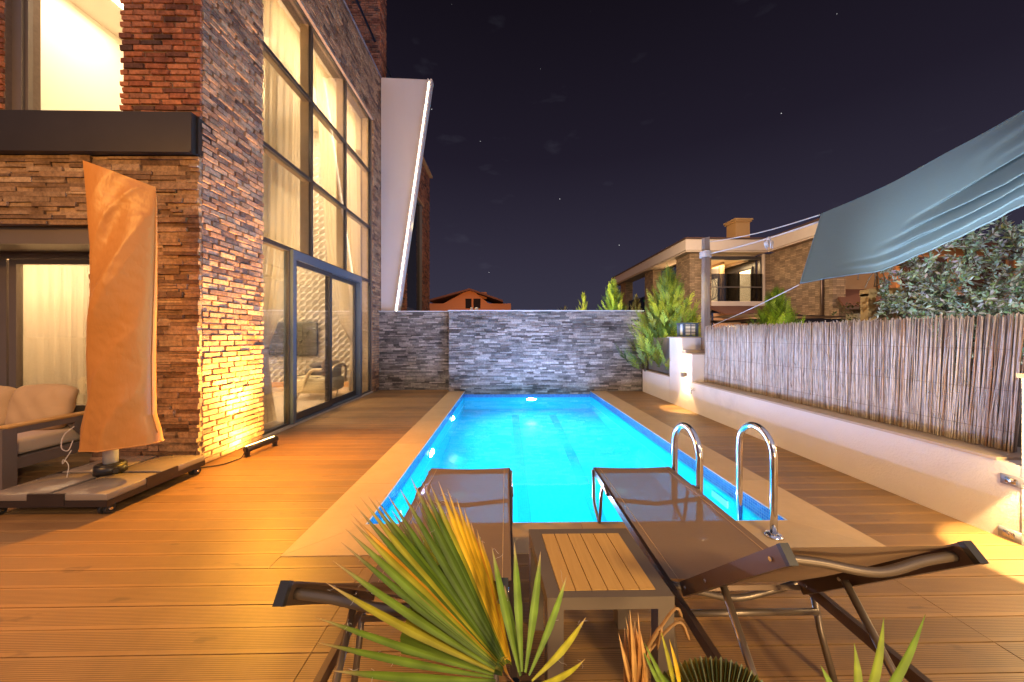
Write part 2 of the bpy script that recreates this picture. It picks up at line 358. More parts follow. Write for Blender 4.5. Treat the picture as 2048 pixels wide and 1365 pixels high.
# mosaic
def mosaic(name, c1, c2, grout, size=.025, rough=.15):
    m, nt, b = newmat(name); g = N(nt, 'ShaderNodeNewGeometry'); t = N(nt, 'ShaderNodeTexCoord'); sp = N(nt, 'ShaderNodeSeparateXYZ'); nt.links.new(t.outputs['Object'], sp.inputs[0])
    def mt(op, a, bb=None):
        n = N(nt, 'ShaderNodeMath', operation=op)
        for i, x in enumerate((a, bb)):
            if x is None: continue
            if hasattr(x, 'links'): nt.links.new(x, n.inputs[i])
            else: n.inputs[i].default_value = x
        return n.outputs[0]
    sn = N(nt, 'ShaderNodeSeparateXYZ'); nt.links.new(g.outputs['True Normal'], sn.inputs[0])
    tot = None
    for ax in 'XYZ':
        ln = mt('LESS_THAN', mt('FRACT', mt('DIVIDE', mt('ADD', sp.outputs[ax], 10.003), size)), .10)
        ln = mt('MULTIPLY', ln, mt('LESS_THAN', mt('ABSOLUTE', sn.outputs[ax]), .5))
        tot = ln if tot is None else mt('MAXIMUM', tot, ln)
    wnz = N(nt, 'ShaderNodeTexWhiteNoise'); vm = N(nt, 'ShaderNodeVectorMath', operation='SNAP'); vm.inputs[1].default_value = (size,) * 3
    va = N(nt, 'ShaderNodeVectorMath', operation='ADD'); va.inputs[1].default_value = (10.003,) * 3
    nt.links.new(t.outputs['Object'], va.inputs[0]); nt.links.new(va.outputs[0], vm.inputs[0]); nt.links.new(vm.outputs[0], wnz.inputs['Vector'])
    c = mixc(nt, wnz.outputs['Value'], c1, c2); c = mixc(nt, tot, c, grout)
    nt.links.new(c, b.inputs['Base Color']); b.inputs['Roughness'].default_value = rough; return m
M['tileband'] = mosaic('waterline_mosaic', (.015, .11, .42), (.05, .22, .62), (.30, .42, .62))
M['tilepool'] = mosaic('pool_mosaic', (.015, .48, .68), (.03, .56, .76), (.01, .38, .58))
M['tileline'] = mosaic('lane_mosaic', (.012, .30, .52), (.015, .34, .58), (.02, .36, .56))
# water
m, nt, b = newmat('pool_water'); nt.nodes.remove(b)
rf = N(nt, 'ShaderNodeBsdfRefraction'); rf.inputs['IOR'].default_value = 1.33; rf.inputs['Color'].default_value = (.70, .97, 1, 1); rf.inputs['Roughness'].default_value = 0.0
gl = N(nt, 'ShaderNodeBsdfGlossy'); gl.inputs['Roughness'].default_value = .02; fr = N(nt, 'ShaderNodeFresnel'); fr.inputs[0].default_value = 1.33
mx = N(nt, 'ShaderNodeMixShader'); nt.links.new(fr.outputs[0], mx.inputs[0]); nt.links.new(rf.outputs[0], mx.inputs[1]); nt.links.new(gl.outputs[0], mx.inputs[2])
nt.links.new(mx.outputs[0], nt.nodes['Material Output'].inputs[0])
bp = N(nt, 'ShaderNodeBump'); bp.inputs['Strength'].default_value = .045; bp.inputs['Distance'].default_value = .02
nt.links.new(noi(nt, objco(nt, (1, .7, 1)), 3.2, 3, .5), bp.inputs['Height'])
for q in (rf, gl, fr): nt.links.new(bp.outputs[0], q.inputs['Normal'])
M['water'] = m
M['leaf'] = vcol('foliage', .5, .25)
M['palm'] = vcol('palm_leaf', .6, .3, .3)
M['reed'] = None

# ------------------------------------------------------------------ the ground, deck and pool
g = MB()
PX0, PX1, PY0, PY1 = -1.045, 2.14, 2.548, 8.6          # pool inner edges
CO = .385                                                # coping width
def ring(mb, X0, X1, Y0, Y1, hx0, hx1, hy0, hy1, z):
    v = [(X0, Y0, z), (X1, Y0, z), (X1, Y1, z), (X0, Y1, z), (hx0, hy0, z), (hx1, hy0, z), (hx1, hy1, z), (hx0, hy1, z)]
    mb.add(v, [(0, 1, 5, 4), (1, 2, 6, 5), (2, 3, 7, 6), (3, 0, 4, 7)])
ring(g, -400, 400, -300, 700, PX0 - .1, PX1 + .1, PY0 - .1, PY1 + .12, -.08)
g.build('ground', mat('ground_soil', (.07, .055, .045), .95, bs=.4, bscale=8), kind='structure')

d = MB(); rnd = random.Random(3)
joints = [-10.1, -7.02, -3.94, -.86, 2.23, 3.44]
k0 = -40
for k in range(k0, 56):
    y0 = 1.386 + PITCH * k; y1 = y0 + PITCH - .0055
    if y1 > 8.86: y1 = 8.86
    if y0 > 8.8: break
    cx0, cx1, cy0 = PX0 - CO, PX1 + CO, PY0 - CO * .93
    segs = []
    for a, b in zip(joints[:-1], joints[1:]): segs.append((a + .0015, b - .0015))
    cut = []
    for a, b in segs:
        if y0 > 4.3 and a < -3.3: a = max(a, -3.28)
        if b <= a: continue
        if y1 > cy0 + .01:
            if b <= cx0 or a >= cx1: cut.append((a, b, y0, y1)); continue
            if a < cx0: cut.append((a, cx0 - .002, y0, y1))
            if b > cx1: cut.append((cx1 + .002, b, y0, y1))
            if y0 < cy0 - .003: cut.append((max(a, cx0), min(b, cx1), y0, cy0 - .002))
        else: cut.append((a, b, y0, y1))
    for a, b, p, q in cut:
        if b - a > .01 and q - p > .004:
            dz = rnd.uniform(-.0008, .0008); d.box(a, b, p, q, -.024, dz)
d.build('deck', M['deck'], kind='structure')
u = MB(); ring(u, -10, 3.44, -4.3, 8.88, PX0 - CO + .03, PX1 + CO - .03, PY0 - CO + .05, 8.87, -.03)
u.build('deck_base', M['dark'], kind='structure')

cb = MB(); rn = random.Random(5)
def strip(x0, x1, y0, y1, along, L):
    p = x0 if along == 'x' else y0; e = x1 if along == 'x' else y1
    while p < e - .01:
        q = min(e, p + L)
        if e - q < .15: q = e
        if along == 'x': cb.box(p + .001, q - .001, y0, y1, -.03, .003)
        else: cb.box(x0, x1, p + .001, q - .001, -.03, .003)
        p = q
# mitred corners
cxo0, cxo1, cyo = PX0 - CO, PX1 + CO, PY0 - CO * .93
def mit(P): cb.hexa([(x, y, -.03) for x, y in P] + [(x, y, .003) for x, y in P])
mit([(cxo0, cyo), (PX0 + .55, cyo), (PX0 + .55, PY0), (PX0, PY0)])
mit([(PX1 - .55, cyo), (cxo1, cyo), (PX1, PY0), (PX1 - .55, PY0)])
mit([(cxo0, cyo + .002), (PX0 - .002, PY0), (PX0 - .002, PY0 + .7), (cxo0, PY0 + .7)])
mit([(PX1 + .002, PY0), (cxo1, cyo + .002), (cxo1, PY0 + .7), (PX1 + .002, PY0 + .7)])
strip(PX0 + .552, PX1 - .552, cyo, PY0, 'x', 1.05)
strip(cxo0, PX0 - .002, PY0 + .702, PY1, 'y', 1.2); strip(PX1 + .002, cxo1, PY0 + .702, PY1, 'y', 1.2)
cb.build('pool_coping', M['coping'], kind='structure')

WZ = -.155; PD = -1.45
pool = thing('swimming_pool', 'rectangular swimming pool with glowing turquoise mosaic basin and dark blue waterline tiles', 'swimming pool', ((PX0 + PX1) / 2, PY0, 0))
p = MB(); T = .08
p.box(PX0 - T, PX0, PY0 - T, PY1 + T, PD, -.132); p.box(PX1, PX1 + T, PY0 - T, PY1 + T, PD, -.132)
p.box(PX0, PX1, PY0 - T, PY0, PD, -.132); p.box(PX0, PX1, PY1, PY1 + T, PD, -.152)
p.build('basin_wall', M['tilepool'], pool)
p = MB(); p.box(PX0 - T, PX1 + T, PY0 - T, PY1 + T, PD - .1, PD); p.build('basin_floor', M['tilepool'], pool)
p = MB()
for x in (.14, 1.02): p.box(x, x + .16, PY0 + .3, PY1 - .5, PD, PD + .004)
p.build('lane_line', M['tileline'], pool)
p = MB(); z0, z1 = -.1315, -.006
p.box(PX0 - T, PX0 + .002, PY0 - T, PY1, z0, z1); p.box(PX1 - .002, PX1 + T, PY0 - T, PY1, z0, z1); p.box(PX0 + .002, PX1 - .002, PY0 - T, PY0 + .002, z0, z1)
p.box(PX0, PX1, PY1 - .002, PY1 + T, -.1515, -.076)
p.build('waterline_tiles', M['tileband'], pool)
p = MB(); gw = mat('white_grout', (.62, .66, .70), .7)
p.box(PX0 + .0, PX0 + .010, PY0, PY1, -.0055, .0005); p.box(PX1 - .010, PX1, PY0, PY1, -.0055, .0005); p.box(PX0 + .01, PX1 - .01, PY0, PY0 + .01, -.0055, .0005)
p.build('edge_trim', gw, pool)
lensm = emis('underwater_lamp', (.85, .97, 1.0), 90)
def poolamp(x, y, z, n):
    p = MB(); n = Vector(n); sd = Vector((-n.y, n.x, 0))
    def fn(u, v):
        a = u * 2 * math.pi; r = .12 * (1 - v); return tuple(Vector((x, y, z)) + n * (.012 + .03 * math.sin(v * 1.57)) + sd * (r * math.cos(a)) + Vector((0, 0, r * math.sin(a))))
    p.grid(fn, 20, 5)
    lo = p.build('underwater_light', lensm, pool)
    q = MB(); q.tube([Vector((x, y, z)) + n * .002 + sd * (.135 * math.cos(t * .3927)) + Vector((0, 0, .135 * math.sin(t * .3927))) for t in range(17)], .012, 6, cap=False)
    q.build('bezel', M['chrome'], lo)
    return lo
POOLC = (.02, .66, 1.0)
for x, y, n in ((.64, PY1, (0, -1, 0)), (PX0, 6.66, (1, 0, 0)), (PX0, 4.77, (1, 0, 0))):
    poolamp(x, y, -.36, n)
    lamp('SPOT', (x + n[0] * .08, y + n[1] * .08, -.36), (x + n[0] * 2, y + n[1] * 2, -.75), 135, POOLC, pool, spot_size=R(165), spot_blend=1, shadow_soft_size=.08)
    lamp('SPOT', (x + n[0] * .08, y + n[1] * .08, -.36), (x + n[0] * 2, y + n[1] * 2, -1.1), 260, (.35, .85, 1), pool, spot_size=R(46), spot_blend=1, shadow_soft_size=.05)
# nearer lamps below the near coping, out of sight from the deck
for x in (.0, 1.3):
    lo = poolamp(x, PY0, -.5, (0, 1, 0))
    lamp('SPOT', (x, PY0 + .08, -.5), (x, PY0 + 2, -.8), 150, POOLC, pool, spot_size=R(165), spot_blend=1, shadow_soft_size=.08)
# added upward spots just over the water, standing in for light leaving it
for x in (-.45, .55, 1.55):
    for y in (3.3, 4.7, 6.1, 7.6):
        lamp('SPOT', (x, y, -.12), (x, y, 1), 46 if y < 7 else 40, (.42, .52, .95), pool, spot_size=R(176), spot_blend=.6, shadow_soft_size=0)
for x, y in ((-.62, 4.55), (1.55, 4.55)):
    p = MB(); p.cyl((x, y), .09, PD, PD + .015, 20); p.build('drain_cover', mat('drain_white', (.6, .75, .8), .4), pool)
p = MB(); p.box(PX1 - .012, PX1, 3.25, 3.5, -.42, -.26); p.build('skimmer_mouth', mat('skimmer_white', (.8, .9, .92), .4), pool)
wt = MB()
def wf(u, v):
    return (lerp(PX0, PX1, u), lerp(PY0, PY1, v), WZ)
wt.grid(wf, 4, 8); wt.build('pool_water', M['water'], kind='structure')

# ------------------------------------------------------------------ ledgestone + brick builders
def ledge(mb, P, U, Nn, ulen, z0, z1, rnd, hmin=.028, hmax=.062, lmin=.10, lmax=.36, dep=.03, holes=(), edge=0.0):
    """irregular stacked stones on plane P + u*U, facing Nn"""
    U = Vector(U); Nn = Vector(Nn); P = Vector(P); z = z0
    while z < z1 - .008:
        h = min(rnd.uniform(hmin, hmax), z1 - z)
        u = -rnd.uniform(0, lmax * .6)
        while u < ulen:
            l = rnd.uniform(lmin, lmax) * (1.0 if rnd.random() < .85 else 1.4)
            a = max(u, 0 - edge * rnd.random()); b = min(u + l, ulen + edge * rnd.random()); u += l
            if b - a < .02: continue
            bad = False
            for (ha, hb, hz0, hz1) in holes:
                if z + h > hz0 + .004 and z < hz1 - .004 and b > ha and a < hb:
                    if a < ha: b = min(b, ha)
                    elif b > hb: a = max(a, hb)
                    else: bad = True
            if bad or b - a < .02: continue
            subs = [(z, z + h)]
            if h > .05 and rnd.random() < .45:
                m_ = z + h * rnd.uniform(.4, .6); subs = [(z, m_), (m_, z + h)]
            for s0, s1 in subs:
                g_ = .0015; dd = [rnd.uniform(.35, 1) * dep + rnd.uniform(-.004, .004) for _ in range(4)]; base = dd[0]
                dd = [base + rnd.uniform(-.005, .005) for _ in range(4)]
                q = []
                for (uu, zz, di) in ((a + g_, s0 + g_, 0), (b - g_, s0 + g_, 1), (b - g_, s1 - g_, 2), (a + g_, s1 - g_, 3)):
                    uu += rnd.uniform(-.002, .002); zz += rnd.uniform(-.002, .002)
                    q.append((P + U * uu + Vector((0, 0, zz)), dd[di]))
                vs = [c for c, _ in q] + [c + Nn * dd_ for c, dd_ in q]
                mb.add(vs, [(4, 5, 6, 7), (0, 1, 5, 4), (1, 2, 6, 5), (2, 3, 7, 6), (3, 0, 4, 7)])
        z += h
def bricks(mb, P, U, Nn, u0, u1, z0, z1, rnd, holes=(), bw=.205, bh=.048, j=.016, dep=.022, tooth=(0, 0)):
    U = Vector(U); Nn = Vector(Nn); P = Vector(P); row = 0; z = z0
    while z < z1 - .01:
        off = (bw + j) * (.5 if row % 2 else 0) + rnd.uniform(-.03, .03); u = u0 - off
        h = min(bh + rnd.uniform(-.003, .003), z1 - z)
        while u < u1:
            l = bw + rnd.uniform(-.015, .015); a = max(u, u0 - (tooth[0] if row % 2 else 0)); b = min(u + l, u1 + (tooth[1] if row % 2 == 0 else 0)); u += l + j
            if b - a < .025: continue
            bad = False
            for (ha, hb, hz0, hz1) in holes:
                if z + h > hz0 and z < hz1 and b > ha and a < hb:
                    if a < ha - .03: b = ha
                    elif b > hb + .03: a = hb
                    else: bad = True
            if bad: continue
            k = dep * rnd.uniform(.55, 1.25); t1 = rnd.uniform(-.003, .003); t2 = rnd.uniform(-.003, .003)
            q = []
            for uu, zz, kk in ((a, z, k + t1), (b, z, k + t2), (b, z + h, k - t1), (a, z + h, k - t2)):
                q.append((P + U * (uu + rnd.uniform(-.003, .003)) + Vector((0, 0, zz + rnd.uniform(-.003, .003))), kk))
            cc = sum((c for c, _ in q), Vector()) / 4
            vs = [c for c, _ in q] + [c + (cc - c) * .05 + Nn * kk for c, kk in q]
            mb.add(vs, [(4, 5, 6, 7), (0, 1, 5, 4), (1, 2, 6, 5), (2, 3, 7, 6), (3, 0, 4, 7)])
        z += bh + j; row += 1

# ------------------------------------------------------------------ back stone wall
rs = random.Random(11)
w = thing('stone_wall', 'grey stacked ledgestone wall across the far end of the pool', 'wall', (0, 8.7, 0))
XL = -1.43
c = MB(); c.box(XL, 3.44, 8.63, 8.95, -.6, 2.02); c.box(-3.3, XL - .001, 8.92, 8.98, -.2, 2.02); c.build('core', M['joint'], w)
s = MB(); ledge(s, (XL, 8.63, 0), (1, 0, 0), (0, -1, 0), 3.44 - XL, -.075, 2.02, rs, edge=.014, hmin=.024, hmax=.062, lmin=.08, lmax=.34)
ledge(s, (XL, 8.95, 0), (0, -1, 0), (-1, 0, 0), .32, .0, 2.02, rs, dep=.02)
s.build('stone_facing', M['stoneg'], w)
s = MB(); ledge(s, (-3.3, 8.92, 0), (1, 0, 0), (0, -1, 0), XL + 3.3 - .03, 0, 2.02, rs, hmin=.024, hmax=.06, lmin=.08, lmax=.34)
s.build('stone_facing', M['stoneg'], w)
c = MB(); c.box(XL - .03, 3.5, 8.585, 8.97, 2.021, 2.045); c.box(-3.3, XL - .031, 8.875, 9.0, 2.021, 2.045)
c.build('coping_slab', mat('pale_coping', (.55, .56, .60), .45, var=.08), w)

# ------------------------------------------------------------------ brick house
HX = -3.30; HY = 3.75
house = thing('brick_house', 'tall modern brick house with double-height dark framed windows beside the pool', 'house', (HX, HY, 0))
rb = random.Random(21)
WY0, WY1, WZ1 = 4.68, 8.49, 6.74
END = 9.45
c = MB(); x0, x1 = HX - .28, HX - .001
c.box(x0, x1, HY, WY0, -.05, 8.18); c.box(x0, x1, WY0 + .001, WY1 - .001, WZ1, 8.18); c.box(x0, x1, WY1, END, -.05, 8.18)
c.box(x0, x1, 9.46, 11.4, -.05, 8.2); c.box(x0, x1, 11.401, 13.5, 6.5, 8.2); c.box(x0, x1, 13.501, 14.75, -.05, 8.2)
c.build('wall_core', M['mortar'], house)
s = MB(); hol = [(WY0 - HY, WY1 - HY, 0, WZ1)]
bricks(s, (HX, HY, 0), (0, 1, 0), (1, 0, 0), 0, END - HY, .01, 8.16, rb, hol, tooth=(.0, 0))
s.build('brick_facing', M['brickside'], house)
s = MB(); bricks(s, (HX, 9.5, 0), (0, 1, 0), (1, 0, 0), 0, 5.25, 2.0, 8.16, rb, [(1.9, 4.0, 0, 6.5)]); s.build('brick_facing', M['brick'], house)
# front (camera side): stone ground floor, brick pier above
c = MB()
c.box(-4.42, HX - .281, HY + .001, HY + .28, -.05, 3.3); c.box(-10, -4.421, HY + .001, HY + .28, 2.59, 3.3)
c.box(-4.12, HX - .281, HY + .001, HY + .28, 3.74, 8.18); c.box(-9, -5.36, HY + .001, HY + .28, 3.74, 8.18); c.box(-5.359, -4.121, HY + .001, HY + .28, 6.3, 8.18)
c.build('wall_core', M['mortar'], house)
s = MB(); ledge(s, (-4.42, HY, 0), (1, 0, 0), (0, -1, 0), 1.13, 0, 3.32, rb, hmin=.03, hmax=.07, lmin=.10, lmax=.42, dep=.055, edge=.01)
ledge(s, (-10, HY, 0), (1, 0, 0), (0, -1, 0), 5.58, 2.585, 3.32, rb, hmin=.035, hmax=.08, lmin=.12, lmax=.5, dep=.055)
s.build('stone_facing', M['stone'], house)
s = MB(); bricks(s, (-4.12, HY, 0), (1, 0, 0), (0, -1, 0), 0, .835, 3.76, 8.16, rb, tooth=(.022, 0))
bricks(s, (-9, HY, 0), (1, 0, 0), (0, -1, 0), 0, 3.64, 3.76, 8.16, rb); s.build('brick_facing', M['brick'], house)
# black balcony fascia
s = MB(); s.box(-10, HX - .012, HY - .10, HY - .001, 3.325, 3.755); s.box(-10, HX + .012, HY - .04, HY + .18, 3.345, 3.735)
s.build('balcony_fascia', M['black'], house)
s = MB(); s.box(-10, HX - .02, HY - .115, HY - .101, 3.325, 3.345); s.build('fascia_trim', M['black'], house)
# parapet ledge, upper pillar, rail
s = MB(); s.box(HX - .30, HX + .03, HY - .02, END, 8.181, 8.215); s.build('parapet_ledge', mat('ledge_metal', (.34, .34, .44), .4, .4), house)
s = MB(); s.box(-4.35, HX - .001, 8.99, 9.44, 8.216, 12.5); s.build('upper_pillar', M['mortar'], house)
s = MB(); bricks(s, (-4.35, 8.99, 0), (1, 0, 0), (0, -1, 0), 0, 1.05, 8.22, 12.5, rb); bricks(s, (HX, 8.99, 0), (0, 1, 0), (1, 0, 0), 0, .45, 8.22, 12.5, rb)
s.build('brick_facing', M['brick'], house)
s = MB(); s.tube([(-3.42, HY, 9.09), (-3.42, 8.985, 9.09)], .03, 8); s.tube([(-3.42, 9.45, 9.09), (-3.42, 10.4, 9.09)], .03, 8)
s.build('roof_rail', mat('rail_blue', (.05, .07, .12), .35, .6), house)
# window openings on the pool side
def frame_rect(mb, X0, X1, ya, yb, za, zb, t):
    mb.box(X0, X1, ya, ya + t, za, zb); mb.box(X0, X1, yb - t, yb, za, zb); mb.box(X0, X1, ya + t, yb - t, za, za + t); mb.box(X0, X1, ya + t, yb - t, zb - t, zb)
rows = [2.74, 4.06, 5.43, 6.74]; colsY = [WY0, 5.94, 7.19, WY1]
gx0, gx1 = HX - .22, HX - .035
for i in range(3):
    for r_ in range(3):
        fw = MB(); frame_rect(fw, gx1 - .045, gx1, colsY[i] + .002, colsY[i + 1] - .002, rows[r_] + .002, rows[r_ + 1] - .002, .024)
        wo_ = fw.build('window', M['frame'], house)
        q = MB(); q.box(gx1 - .028, gx1 - .020, colsY[i] + .026, colsY[i + 1] - .026, rows[r_] + .026, rows[r_ + 1] - .026); q.build('pane', M['glass'], wo_)
mul = MB()
for y in (5.94, 7.19): mul.box(gx0, gx1 - .046, y - .035, y + .035, 2.75, WZ1 - .005)
mul.box(gx0, gx1 - .046, WY0 + .001, WY0 + .06, .02, WZ1 - .005); mul.box(gx0, gx1 - .046, WY1 - .06, WY1 - .001, .02, WZ1 - .005)
mul.build('mullion', mat('mullion_brown', (.62, .46, .28), .6, 0), house)
tr = MB()
for z in rows[:3]: tr.box(gx0 + .05, gx1 - .047, WY0 + .061, WY1 - .061, z - .03, z + .03)
tr.build('transom', mat('transom_brown', (.45, .33, .2), .6, 0), house)
DY0, DY1 = 5.40, 7.80
for ya, yb in ((WY0 + .002, DY0 - .06), (DY1 + .06, WY1 - .002)):
    fw = MB(); frame_rect(fw, gx1 - .045, gx1, ya, yb, .03, 2.735, .035); wo_ = fw.build('window', M['frame'], house)
    q = MB(); q.box(gx1 - .028, gx1 - .020, ya + .037, yb - .037, .067, 2.70); q.build('pane', M['glass'], wo_)
df = MB(); df.box(gx1 - .1, gx1 + .045, DY0 - .058, DY0 + .02, .03, 2.735); df.box(gx1 - .1, gx1 + .045, DY1 - .02, DY1 + .058, .03, 2.735); df.box(gx1 - .1, gx1 + .045, DY0 + .021, DY1 - .021, 2.60, 2.735)
df.box(gx1 - .1, gx1 + .045, DY0 + .021, DY1 - .021, .03, .06)
df.build('door_frame', M['frameblue'], house)
for (ya, yb, xo) in ((DY0 + .022, 6.60, .005), (6.53, DY1 - .022, -.052)):
    fw = MB(); X0 = gx1 + xo - .04; X1 = gx1 + xo
    t = .075; fw.box(X0, X1, ya, ya + t, .062, 2.598); fw.box(X0, X1, yb - t, yb, .062, 2.598); fw.box(X0, X1, ya + t, yb - t, .062, .17); fw.box(X0, X1, ya + t, yb - t, 2.52, 2.598)
    wo_ = fw.build('sliding_door', M['frame'], house)
    q = MB(); q.box(X0 + .016, X0 + .024, ya + t + .001, yb - t - .001, .171, 2.519); q.build('pane', M['glass'], wo_)
hd = MB(); hd.box(gx1 + .012, gx1 + .03, 6.52, 6.535, .95, 1.2); hd.build('door_handle', M['frame'], house)
s = MB(); s.box(HX - .10, HX + .015, WY0, WY1 + .02, -.02, .028); s.build('door_sill', mat('sill', (.42, .36, .30), .5), house)
s = MB(); s.box(HX - .03, HX + .022, WY0 - .02, WY1 + .03, WZ1 - .005, WZ1 + .03); s.build('window_head', mat('head_trim', (.40, .30, .25), .6), house)
# ground floor window at left, under lintel
GY = 4.25
s = MB(); s.box(-10, -4.421, HY + .06, GY + .1, 2.40, 2.584); s.build('shutter_box', M['metalgrey'], house)
s = MB(); s.box(-10, -4.421, GY - .05, GY - .001, 2.33, 2.399); s.box(-10, -4.421, GY - .09, GY - .051, 2.365, 2.399); s.build('head_rail', M['metalgrey'], house)
s = MB(); s.box(-4.42, -4.40, HY + .281, GY + .1, 0, 2.58); s.build('reveal', M['plaster'], house)
for xa, xb in ((-9.0, -7.61), (-7.6, -6.06), (-6.03, -4.43)):
    fw = MB()
    t = .085; fw.box(xa, xa + t, GY, GY + .06, .02, 2.33); fw.box(xb - t, xb, GY, GY + .06, .02, 2.33); fw.box(xa + t, xb - t, GY, GY + .06, .02, .1); fw.box(xa + t, xb - t, GY, GY + .06, 2.27, 2.33)
    wo_ = fw.build('window', M['metalgrey'], house); q = MB(); q.box(xa + t, xb - t, GY + .026, GY + .034, .101, 2.269); q.build('pane', M['glass'], wo_)
# upper left balcony room
s = MB(); RX0, RX1, RY1, RC = -6.2, -4.16, 6.2, 6.16
s.box(RX0 - .05, RX0, HY + .3, RY1, 3.76, RC); s.box(RX1, RX1 + .05, HY + .3, RY1, 3.76, RC); s.box(RX0 - .05, RX1 + .05, RY1, RY1 + .05, 3.76, RC)
s.box(RX0 - .05, RX1 + .05, HY + .29, RY1 + .05, 3.70, 3.755); s.build('upper_room_wall', M['plaster'], house)
s = MB(); s.box(RX0 - .05, RX1 + .05, HY + .29, RY1 + .05, RC + .001, RC + .06); s.build('upper_room_ceiling', mat('ceiling_white', (.70, .62, .52), .8, var=.02), house)
s = MB(); s.box(-5.56, -5.50, HY + .4, 5.6, RC - .02, RC); s.build('ceiling_led', M['led'], house)
lamp('AREA', (-5.3, 4.9, RC - .05), (-5.3, 4.9, 3), 26, (1, .80, .56), house, shape='RECTANGLE', size=1.4, size_y=1.2)
s = MB(); s.box(-5.39, -5.26, HY + .05, HY + .14, 3.76, 6.3); s.box(-5.259, -5.23, HY + .08, HY + .12, 3.76, 6.3); s.build('balcony_window_frame', M['metalgrey'], house)
# living room interior
s = MB()
s.box(-7.2, -7.15, 5.0, 9.35, 0, 6.9); s.box(-4.13, HX - .29, WY0 - .4, WY0 - .3, 0, 6.9); s.box(-4.14, -4.10, WY0 - .3, 5.6, 0, 6.9); s.box(-7.2, -4.141, 5.56, 5.6, 0, 3.69); s.box(-7.2, -4.141, 6.26, 6.30, 3.69, 6.9)
s.box(-4.0, HX - .2, WY0 - .3, WY0 - .02, 0, 6.74); s.box(HX-.9, HX - .285, 8.5, 9.34, 6.0, 6.9)
s.build('interior_wall', M['plaster'], house)
s = MB(); s.box(-7.2, HX - .29, WY0 - .4, 9.35, 6.9, 6.95); s.build('interior_ceiling', M['plaster'], house)
s = MB(); s.box(-7.2, HX - .22, WY0 - .4, 9.35, -.03, .02); s.build('interior_floor', mat('marble_floor', (.62, .50, .38), .15, var=.1, vs=2), house)
IY = 9.3
pn = MB(); TS = .172
def ph(u, v):
    d1 = math.hypot(1 - u, v); d2 = math.hypot(u, 1 - v)
    if d1 < 1 and d2 < 1: return .075 * (1 - d2) / (.59) + .004
    if u > v: return .030 * (d2 - 1) / .41
    return .040 * (d1 - 1) / .41 + .012
S = 7
for i in range(21):
    for j in range(40):
        vs = [(-7.1 + (i + a / S) * TS, IY - ph(a / S, b / S) * 1.3, .16 + (j + b / S) * TS) for b in range(S + 1) for a in range(S + 1)]
        pn.add(vs, [(b * (S + 1) + a, b * (S + 1) + a + 1, (b + 1) * (S + 1) + a + 1, (b + 1) * (S + 1) + a) for b in range(S) for a in range(S)])
pn.box(-7.15, HX - .29, IY + .002, IY + .05, 0, 6.9)
pn.build('relief_panel_wall', mat('relief_panel', (.60, .54, .46), .5, var=.04), house)
s = MB(); s.box(-7.1, HX - .29, IY - .06, IY + .001, .02, .158); s.build('skirting', woodmat('skirting_wood', (.45, .24, .09), (.6, .34, .14)), house)
lamp('AREA', (-5.4, 7.0, 6.8), (-5.4, 7.0, 0), 360, (1, .76, .50), house, shape='RECTANGLE', size=2.5, size_y=3)
lamp('POINT', (-3.98, 5.0, 5.2), (0, 0, 0), 36, (1, .78, .52), house, shadow_soft_size=0)  # added hidden points, lighting curtains and mullions from inside
lamp('POINT', (-3.98, 5.0, 2.2), (0, 0, 0), 30, (1, .78, .52), house, shadow_soft_size=0)
lamp('POINT', (-6.9, 6.4, 2.6), (0, 0, 0), 210, (1, .80, .52), house, shadow_soft_size=.1)  # added hidden point, raking the relief wall for contrast
lamp('AREA', (-6.7, 5.2, 2.2), (-6.7, 4.2, 1.2), 90, (1, .70, .42), house, shape='RECTANGLE', size=3, size_y=1.2)
s = MB(); s.box(-9.5, -4.3, 5.4, 5.45, 0, 2.6); s.box(-9.5, -4.3, GY + .1, 5.4, 2.6, 2.65); s.box(-9.5, -4.3, GY + .1, 5.4, -.03, .02); s.box(-4.4, -4.35, GY + .1, 5.4, 0, 2.6)
s.build('side_room_wall', M['plaster'], house)
lamp('POINT', (-2.35, 10.2, 4.6), (0, 0, 0), 22, (1, .75, .38), house, shadow_soft_size=0)  # added point standing in for the fin's LED glow on the far wing
# dark tall window of the far wing
s = MB(); s.box(HX - .12, HX - .10, 11.4, 13.5, .5, 6.5); s.build('far_window_pane', mat('dark_glass', (.02, .022, .02), .08, 0, var=.05, spec=.8), house)
s = MB(); s.box(HX - .08, HX - .04, 11.4, 11.46, .5, 6.5); s.box(HX - .08, HX - .04, 11.46, 13.5, 2.28, 2.36); s.box(HX - .08, HX - .04, 13.1, 13.18, .5, 2.28); s.build('far_window_frame', M['frameblue'], house)
s = MB(); s.box(HX - .3, HX + .12, 9.5, 14.85, 8.22, 8.30); s.box(HX - .02, HX + .05, 11.3, 13.6, 6.5, 6.56); s.build('eaves_trim', mat('orange_trim', (.6, .32, .14), .6), house)

